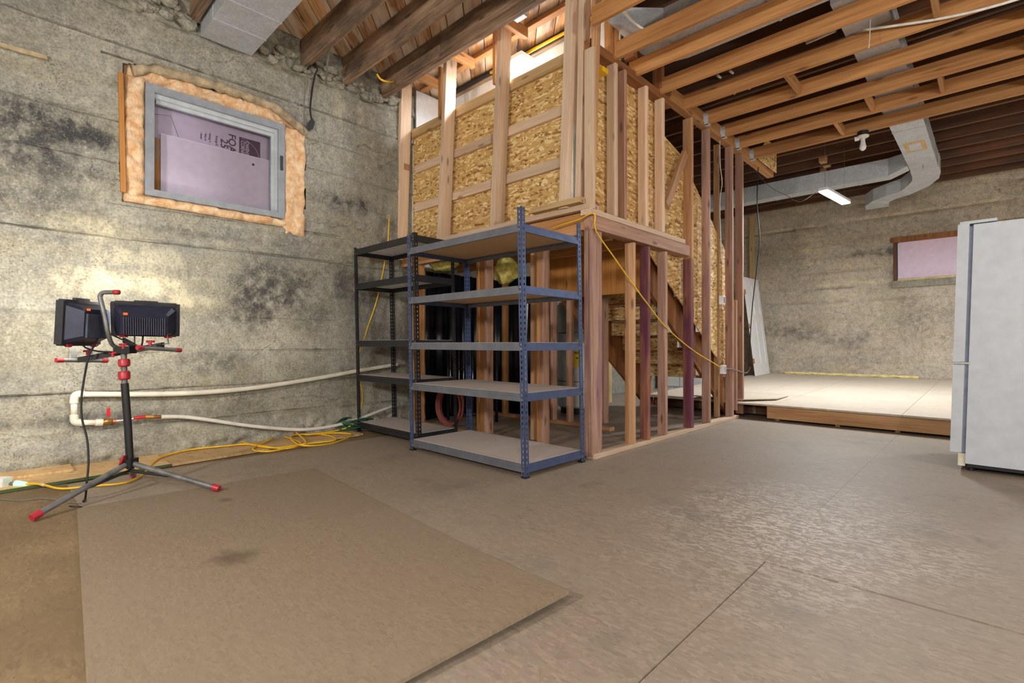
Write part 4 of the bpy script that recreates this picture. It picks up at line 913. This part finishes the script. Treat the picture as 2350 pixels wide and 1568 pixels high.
MB().tube([c-Vector((0, 0, .02)), c, c+Vector((0, 0, .02))], [.010, .018, .010], 10).build('bulb', 'tiny_lamp', r, smooth=True); MB().tube([c+Vector((0, 0, .018)), Vector((c.x, c.y, 3.96))], .006, 6).build('cord', 'black_rubber', r)
# bare bulb on the golden joist
c = PZ(1972, 292, 3.285); c.y = 6.80
r = thing('bare_bulb', (c.x, c.y, 3.1), 'unlit bare bulb in a white holder under the golden joists', 'lamp')
MB().tube([(c.x, c.y, 3.30), (c.x, c.y, 3.25)], .055, 8).build('ceiling_box', 'black_paint', r)
MB().tube([(c.x, c.y, 3.25), (c.x, c.y, 3.235), (c.x, c.y, 3.225)], [.058, .058, .04], 20).build('holder', 'ceramic', r, smooth='auto')
MB().tube([(c.x, c.y, 3.225), (c.x, c.y, 3.19), (c.x, c.y, 3.16), (c.x, c.y, 3.125), (c.x, c.y, 3.10), (c.x, c.y, 3.085)], [.024, .021, .026, .034, .028, .010], 18).build('bulb', 'bulb_glass', r, smooth=True)
MB().box((c.x-.075, c.y-.02, 3.215), (c.x-.035, c.y+.02, 3.25)).build('outlet', 'box_white', r)
# old strip lamp between joists
a, b = PZ(1880, 88, 3.60)-Vector((.10, 0, 0)), PZ(1950, 58, 3.60)-Vector((.10, 0, 0))
r = thing('strip_lamp', (a+b)/2, 'old unlit tube lamp up between the golden joists', 'lamp'); d = (b-a).normalized(); s_ = Vector((-d.y, d.x, 0))
MB().tube([a, b], .014, 10).build('tube', 'ceramic', r, smooth=True); MB().obox((a+b)/2+s_*-.05+Vector((0, 0, .035)), (b-a)/2*1.1, s_*.05, Vector((0, 0, .02))).build('housing', 'galvanised', r)
# ================================================================== refrigerator
fr = thing('refrigerator', (.15, 5.2, 0), 'white refrigerator seen from its plain side, doors to the left', 'refrigerator')
T = math.tan(R(1.7)); fy = 4.86; X0 = -.155
def fbx(nm, a, b, mat, par=fr):
    m = MB().box(a, b)
    for v in m.v: v.x += T*v.z
    return m.build(nm, mat, par)
fbx('body', (X0, fy, .055), (X0+.66, fy+.78, 1.765), 'fridge_white')
fbx('door_seal', (X0-.022, fy+.012, .13), (X0, fy+.77, 1.755), 'fridge_seal')
fbx('door', (X0-.085, fy+.002, .785), (X0-.022, fy+.778, 1.775), 'fridge_white'); fbx('freezer_door', (X0-.085, fy+.002, .13), (X0-.022, fy+.778, .765), 'fridge_white')
fbx('kick_plate', (X0-.04, fy+.01, .035), (X0, fy+.77, .125), 'fridge_cream')
fbx('hinge_bracket', (X0-.09, fy-.008, .768), (X0+.006, fy+.05, .782), 'chrome'); fbx('hinge_cover', (X0-.075, fy+.01, 1.775), (X0+.12, fy+.12, 1.795), 'fridge_white')
for x in (X0+.03, X0+.58):
    for y in (fy+.06, fy+.70): MB().tube([(x, y, 0), (x, y, .06)], .022, 10).build('foot', 'black_rubber', fr)
fbx('base_pan', (X0+.01, fy+.012, .03), (X0+.65, fy+.76, .056), 'black_paint')
# ================================================================== white door slab leaning by the far wall
b0, b1 = Vector((-3.42, 10.62, zp(10.6)+.004)), Vector((-3.44, 11.50, zp(11.5)+.004)); tl = Vector((-.235, 0, 2.0))
ds = thing('door_slab', (b0+b1)/2, 'white panelled door slab leaning against a stud by the far wall', 'door')
nrm = tl.cross(b1-b0).normalized(); nrm = nrm if nrm.x > 0 else -nrm
def slab(nm, u0, u1, v0, v1, d0, d1, mat):
    f = lambda u, v, d: b0+(b1-b0)*u+tl*v+nrm*d
    return MB().hexa([f(u0, v0, d0), f(u1, v0, d0), f(u1, v0, d1), f(u0, v0, d1), f(u0, v1, d0), f(u1, v1, d0), f(u1, v1, d1), f(u0, v1, d1)]).build(nm, mat, ds)
slab('core', 0, 1, 0, 1, -.035, -.008, 'door_white')
for u0, u1 in ((0, .16), (.45, .55), (.84, 1)): slab('stile', u0, u1, 0, 1, -.008, 0, 'door_white')
for v0, v1 in ((0, .12), (.55, .62), (.92, 1)): slab('rail', .02, .98, v0, v1, -.008, .0004, 'door_white')
for v in (.15, .50, .85): slab('hinge_mortise', -.004, 0.0, v-.025, v+.025, -.03, -.005, 'plywood_gold')
beam('loose_stud', (-3.80, 11.50, zp(11.5)), (-3.80, 11.50, 3.68), .09, .04, 'ply_strip', None, label='tall pale stud standing behind the leaning door slab', cat='stud')
# ================================================================== things under the landing
wh = thing('water_heater', (-4.02, 5.45, 0), 'white water heater with a yellow tag standing under the stairs', 'water heater')
MB().tube([(-4.02, 5.45, z) for z in (.08, .1, 1.42, 1.46)], [.24, .265, .265, .24], 32).build('tank', 'heater_white', wh, smooth='auto')
for z in (.42, 1.05): MB().tube([(-4.02, 5.45, z), (-4.02, 5.45, z+.012)], .268, 32).build('band', 'steel_grey', wh, smooth='auto')
for dx in (-.1, .1): MB().tube([(-4.02+dx, 5.45, 1.45), (-4.02+dx, 5.45, 1.9)], .014, 8).build('pipe', 'copper', wh, smooth=True)
MB().tube([(-4.02, 5.45, 0), (-4.02, 5.45, .08)], .22, 24).build('base', 'black_paint', wh, smooth='auto')
dv = Vector((4.02, -5.45, 0)).normalized(); sv = Vector((-dv.y, dv.x, 0)); c = Vector((-4.02, 5.45, .72))+dv*.270
MB().obox(c, sv*.055, dv*.002, Vector((0, 0, .10))).build('tag', 'tag_yellow', wh)
for k_, (zz, hh) in enumerate(((.085, .004), (.07, .004), (.01, .008))): MB().obox(c+Vector((0, 0, zz))+dv*.003, sv*(.035 if k_ < 2 else .012), dv*.001, Vector((0, 0, hh))).build('print', 'black_paint', wh)
m = MB(); nx = 40  # black sheeting added to stand in for deep shade under the landing
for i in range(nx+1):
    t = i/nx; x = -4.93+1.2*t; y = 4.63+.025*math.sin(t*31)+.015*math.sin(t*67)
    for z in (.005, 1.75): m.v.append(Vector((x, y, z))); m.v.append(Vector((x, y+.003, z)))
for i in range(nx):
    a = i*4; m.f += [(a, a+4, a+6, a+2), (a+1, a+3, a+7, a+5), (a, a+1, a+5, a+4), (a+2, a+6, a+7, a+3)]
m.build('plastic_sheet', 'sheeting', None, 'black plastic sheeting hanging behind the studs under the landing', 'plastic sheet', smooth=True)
m = MB()  # second added sheet, darkening the wall side like shade
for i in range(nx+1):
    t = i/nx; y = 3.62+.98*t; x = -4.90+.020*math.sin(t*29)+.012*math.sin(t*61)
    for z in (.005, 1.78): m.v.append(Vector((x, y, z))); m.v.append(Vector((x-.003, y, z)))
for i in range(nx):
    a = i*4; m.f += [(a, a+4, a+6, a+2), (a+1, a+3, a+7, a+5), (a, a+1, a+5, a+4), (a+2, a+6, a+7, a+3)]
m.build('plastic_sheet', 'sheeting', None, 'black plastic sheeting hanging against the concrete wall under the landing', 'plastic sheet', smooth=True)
cb = thing('white_cabinet', (-4.45, 9.6, 0), 'white cabinet standing beyond the staircase by the far wall', 'cabinet')
MB().box((-4.9, 9.4, 0), (-4.0, 9.85, 1.6)).build('body', 'box_white', cb)
for x in (-4.88, -4.44):
    dd = MB().box((x, 9.38, .08), (x+.42, 9.40, 1.57)).build('door', 'door_white', cb); MB().box((x+(.36 if x < -4.6 else .03), 9.36, .8), (x+(.39 if x < -4.6 else .06), 9.38, .95)).build('handle', 'chrome', dd)
# black wire stand
ws = thing('wire_stand', (-4.45, 3.95, 0), 'black wire stand behind the racks under the landing', 'stand')
for x in (-4.72, -4.20):
    for y in (3.82, 4.12): MB().tube([(x, y, 0), (x, y, .86)], .018, 8).build('leg', 'black_paint', ws, smooth=True)
MB().box((-4.76, 3.78, .86), (-4.16, 4.16, .90)).build('top', 'black_paint', ws)
for i in range(7): MB().tube([(-4.68+.08*i, 3.82, .1), (-4.68+.08*i, 3.82, .86)], .005, 6).build('rod', 'chrome', ws, smooth=True)
for z in (.1, .62): MB().tube([(-4.72, 3.82, z), (-4.20, 3.82, z)], .008, 6).build('rail', 'black_paint', ws, smooth=True)
# coil of clear red hose
cc = PY(1032, 922, 3.52); hc = thing('hose_coil', (cc.x, cc.y, 0), 'coil of clear reddish hose standing behind the black rack', 'hose')
m = MB(); pts = []; r0 = .215
for t in range(24*5): a = t*2*math.pi/24; k_ = t//24; rr = r0-.010*(k_ % 3); pts.append((cc.x+rr*math.cos(a)*.95, cc.y+.014*(k_-2)+.004*math.sin(a*3), .232+rr*math.sin(a)))
m.tube(pts, .0105, 7).build('hose', 'hose_clear_red', hc, smooth=True)
# green netting bundle behind the black rack
gn = thing('green_hose', PZ(810, 985, 0), 'bundle of dark green hose lying against the wall behind the black rack', 'hose')
c = PX(815, 962, XL+.16); pts = []
for t in range(20*6): a = t*2*math.pi/20; k_ = t/20; pts.append((c.x+.07*math.sin(a)+.01*math.sin(k_*5), c.y+(.20+.02*math.sin(k_*3))*math.cos(a), .05+.012*k_+.02*math.sin(a*2+k_)))
MB().tube(pts, .008, 6).build('coil', 'green_net', gn, smooth=True)
MB().tube([PY(1211, 690, 4.0), PY(1207, 780, 4.0), Vector((PY(1205, 860, 4.0).x, 4.0, .01))], .009, 8).build('white_rod', 'white_wire', None, 'thin white rod standing upright under the landing', 'rod', smooth=True)
def tuft(px, py, y, sx, sz, label):
    c = PY(px, py, y); m = MB(); nu, nv = 18, 10
    for j in range(nv+1):
        for i in range(nu):
            th = math.pi*j/nv; ph = 2*math.pi*i/nu; d = Vector((math.sin(th)*math.cos(ph), math.sin(th)*math.sin(ph), math.cos(th)))
            r_ = 1+.35*noise.noise(d*1.6+c)+.16*noise.noise(d*4+c); m.v.append(c+Vector((d.x*sx, d.y*.10, d.z*sz))*r_)
    for j in range(nv):
        for i in range(nu): m.f.append((j*nu+i, (j+1)*nu+i, (j+1)*nu+(i+1) % nu, j*nu+(i+1) % nu))
    m.build('insulation_tuft', 'insul_yellow', None, label, 'insulation', smooth=True)
tuft(1020, 606, 3.62, .22, .07, 'yellow insulation tuft hanging under the landing behind the black rack'); tuft(1160, 622, 3.62, .16, .12, 'yellow insulation tuft hanging under the landing between the studs'); tuft(923, 625, 3.5, .05, .09, 'yellow insulation scrap at the corner of the concrete wall')
# ================================================================== small things on wall and ceiling
a, b = PX(0, 103, XL+.03), PX(108, 133, XL+.03)
beam('embedded_batten', a-(b-a)*.6, b, .028, .03, 'rough_mortar', None, xdir=(1, 0, 0), label='weathered batten stuck along the concrete wall left of the window', cat='batten')
strip('ceiling_wire', [PX(763, 50, -4.45), PX(760, 90, -4.55), PX(752, 140, -4.7), PX(748, 190, -4.9)], .011, 'grey_wire', None, label='stiff grey wire slanting from a heavy joist to the concrete wall', cat='wire')
hk = thing('hanging_paddle', PX(712, 290, XL+.03), 'black bent strap with a paddle end hanging on the concrete wall', 'strap')
xh = XL+.045
strip('strap', [PX(705, 160, xh+.05), PX(715, 150, xh+.06), PX(728, 158, xh+.05), PX(722, 175, xh+.02), PX(716, 210, xh), PX(712, 250, xh), PX(715, 275, xh)], .009, 'black_rubber', hk)
MB().prism([PX(709, 278, xh), PX(716, 272, xh), PX(722, 280, xh), PX(718, 296, xh), PX(710, 301, xh), PX(705, 293, xh)], (.006, 0, 0)).build('paddle', 'black_rubber', hk)
strip('wall_wire', [PX(702, 150, xh), PX(706, 190, xh), PX(699, 220, xh), PX(697, 300, xh), PX(699, 312, xh)], .004, 'grey_wire', None, label='thin wire dangling down the concrete wall beside the black strap', cat='wire')
strip('overhead_cord', [PY(865, 170, 2.70), PY(875, 183, 2.75), PY(895, 188, 2.95), PY(903, 187, 3.03)], .010, 'yellow_cord', None, label='short yellow cord passing between the heavy joists', cat='cord')
strip('overhead_cord', [PY(980, 163, 3.16), PY(1000, 153, 3.18), PY(1014, 143, 3.19), PY(1040, 120, 3.2)], .009, 'yellow_cord', None, label='yellow cord beside the second half-wall stud', cat='cord')
gp = thing('gas_pipe', (-3.6, 3.86, 3.9), 'dark pipe with a yellow sleeve running above the stairwell', 'pipe')
MB().tube([(-4.9, 3.86, 3.93), (-2.45, 3.86, 3.93)], .024, 10).build('pipe', 'stand_black', gp, smooth=True)
MB().tube([(-4.0, 3.83, 3.905), (-2.45, 3.83, 3.905)], .016, 8).build('sleeve', 'yellow_cord', gp, smooth=True)
p = PX(1381, 160, XB-.03); MB().box((p.x-.05, p.y-.03, p.z-.03), (p.x+.03, p.y+.05, p.z+.01)).build('yellow_tag', 'yellow_cord', None, 'yellow plastic scrap at the top of the corner studs', 'scrap')
mt_ = PZ(1190, 40, 3.80); MB().box((mt_.x-.06, mt_.y-.05, 3.80), (mt_.x+.06, mt_.y+.05, 3.83)).build('cover_plate', 'galvanised', None, 'small grey cover plate under the deck above the stairwell', 'plate')
strip('white_stick', [PZ(1997, 45, 3.44), PZ(1996, 80, 3.30), PZ(1994, 110, 3.16)], .004, 'white_wire', None, label='white wire end hanging from a golden joist', cat='wire')
strip('roof_cable', [(-.75, 4.83, 3.42), (-.2, 4.86, 3.30), (.25, 4.885, 3.28), (.7, 4.885, 3.33), (1.3, 4.885, 3.42)], .010, 'white_wire', None, label='white cable clipped along the side of a golden joist', cat='cable')
strip('roof_cable', [PZ(1428, 22, 3.50), PZ(1450, 48, 3.48), PZ(1475, 66, 3.46), PZ(1492, 72, 3.45)], .011, 'white_wire', None, label='pale cable curving over the corner of the stair wall', cat='cable')
for (px, py) in ((1653, 182), (1682, 172), (1700, 232), (1730, 217)):
    c = PZ(px, py, 3.70); yj = 3.55+.452*round((c.y-3.55)/.452)
    MB().tube([(c.x, yj-.10, 3.71), (c.x, yj+.10, 3.73)], .013, 10).build('ceramic_tube', 'ceramic', None, 'white ceramic wiring tube through an old joist above the golden frame', 'tube', 'ceramic wiring tubes', smooth='auto')
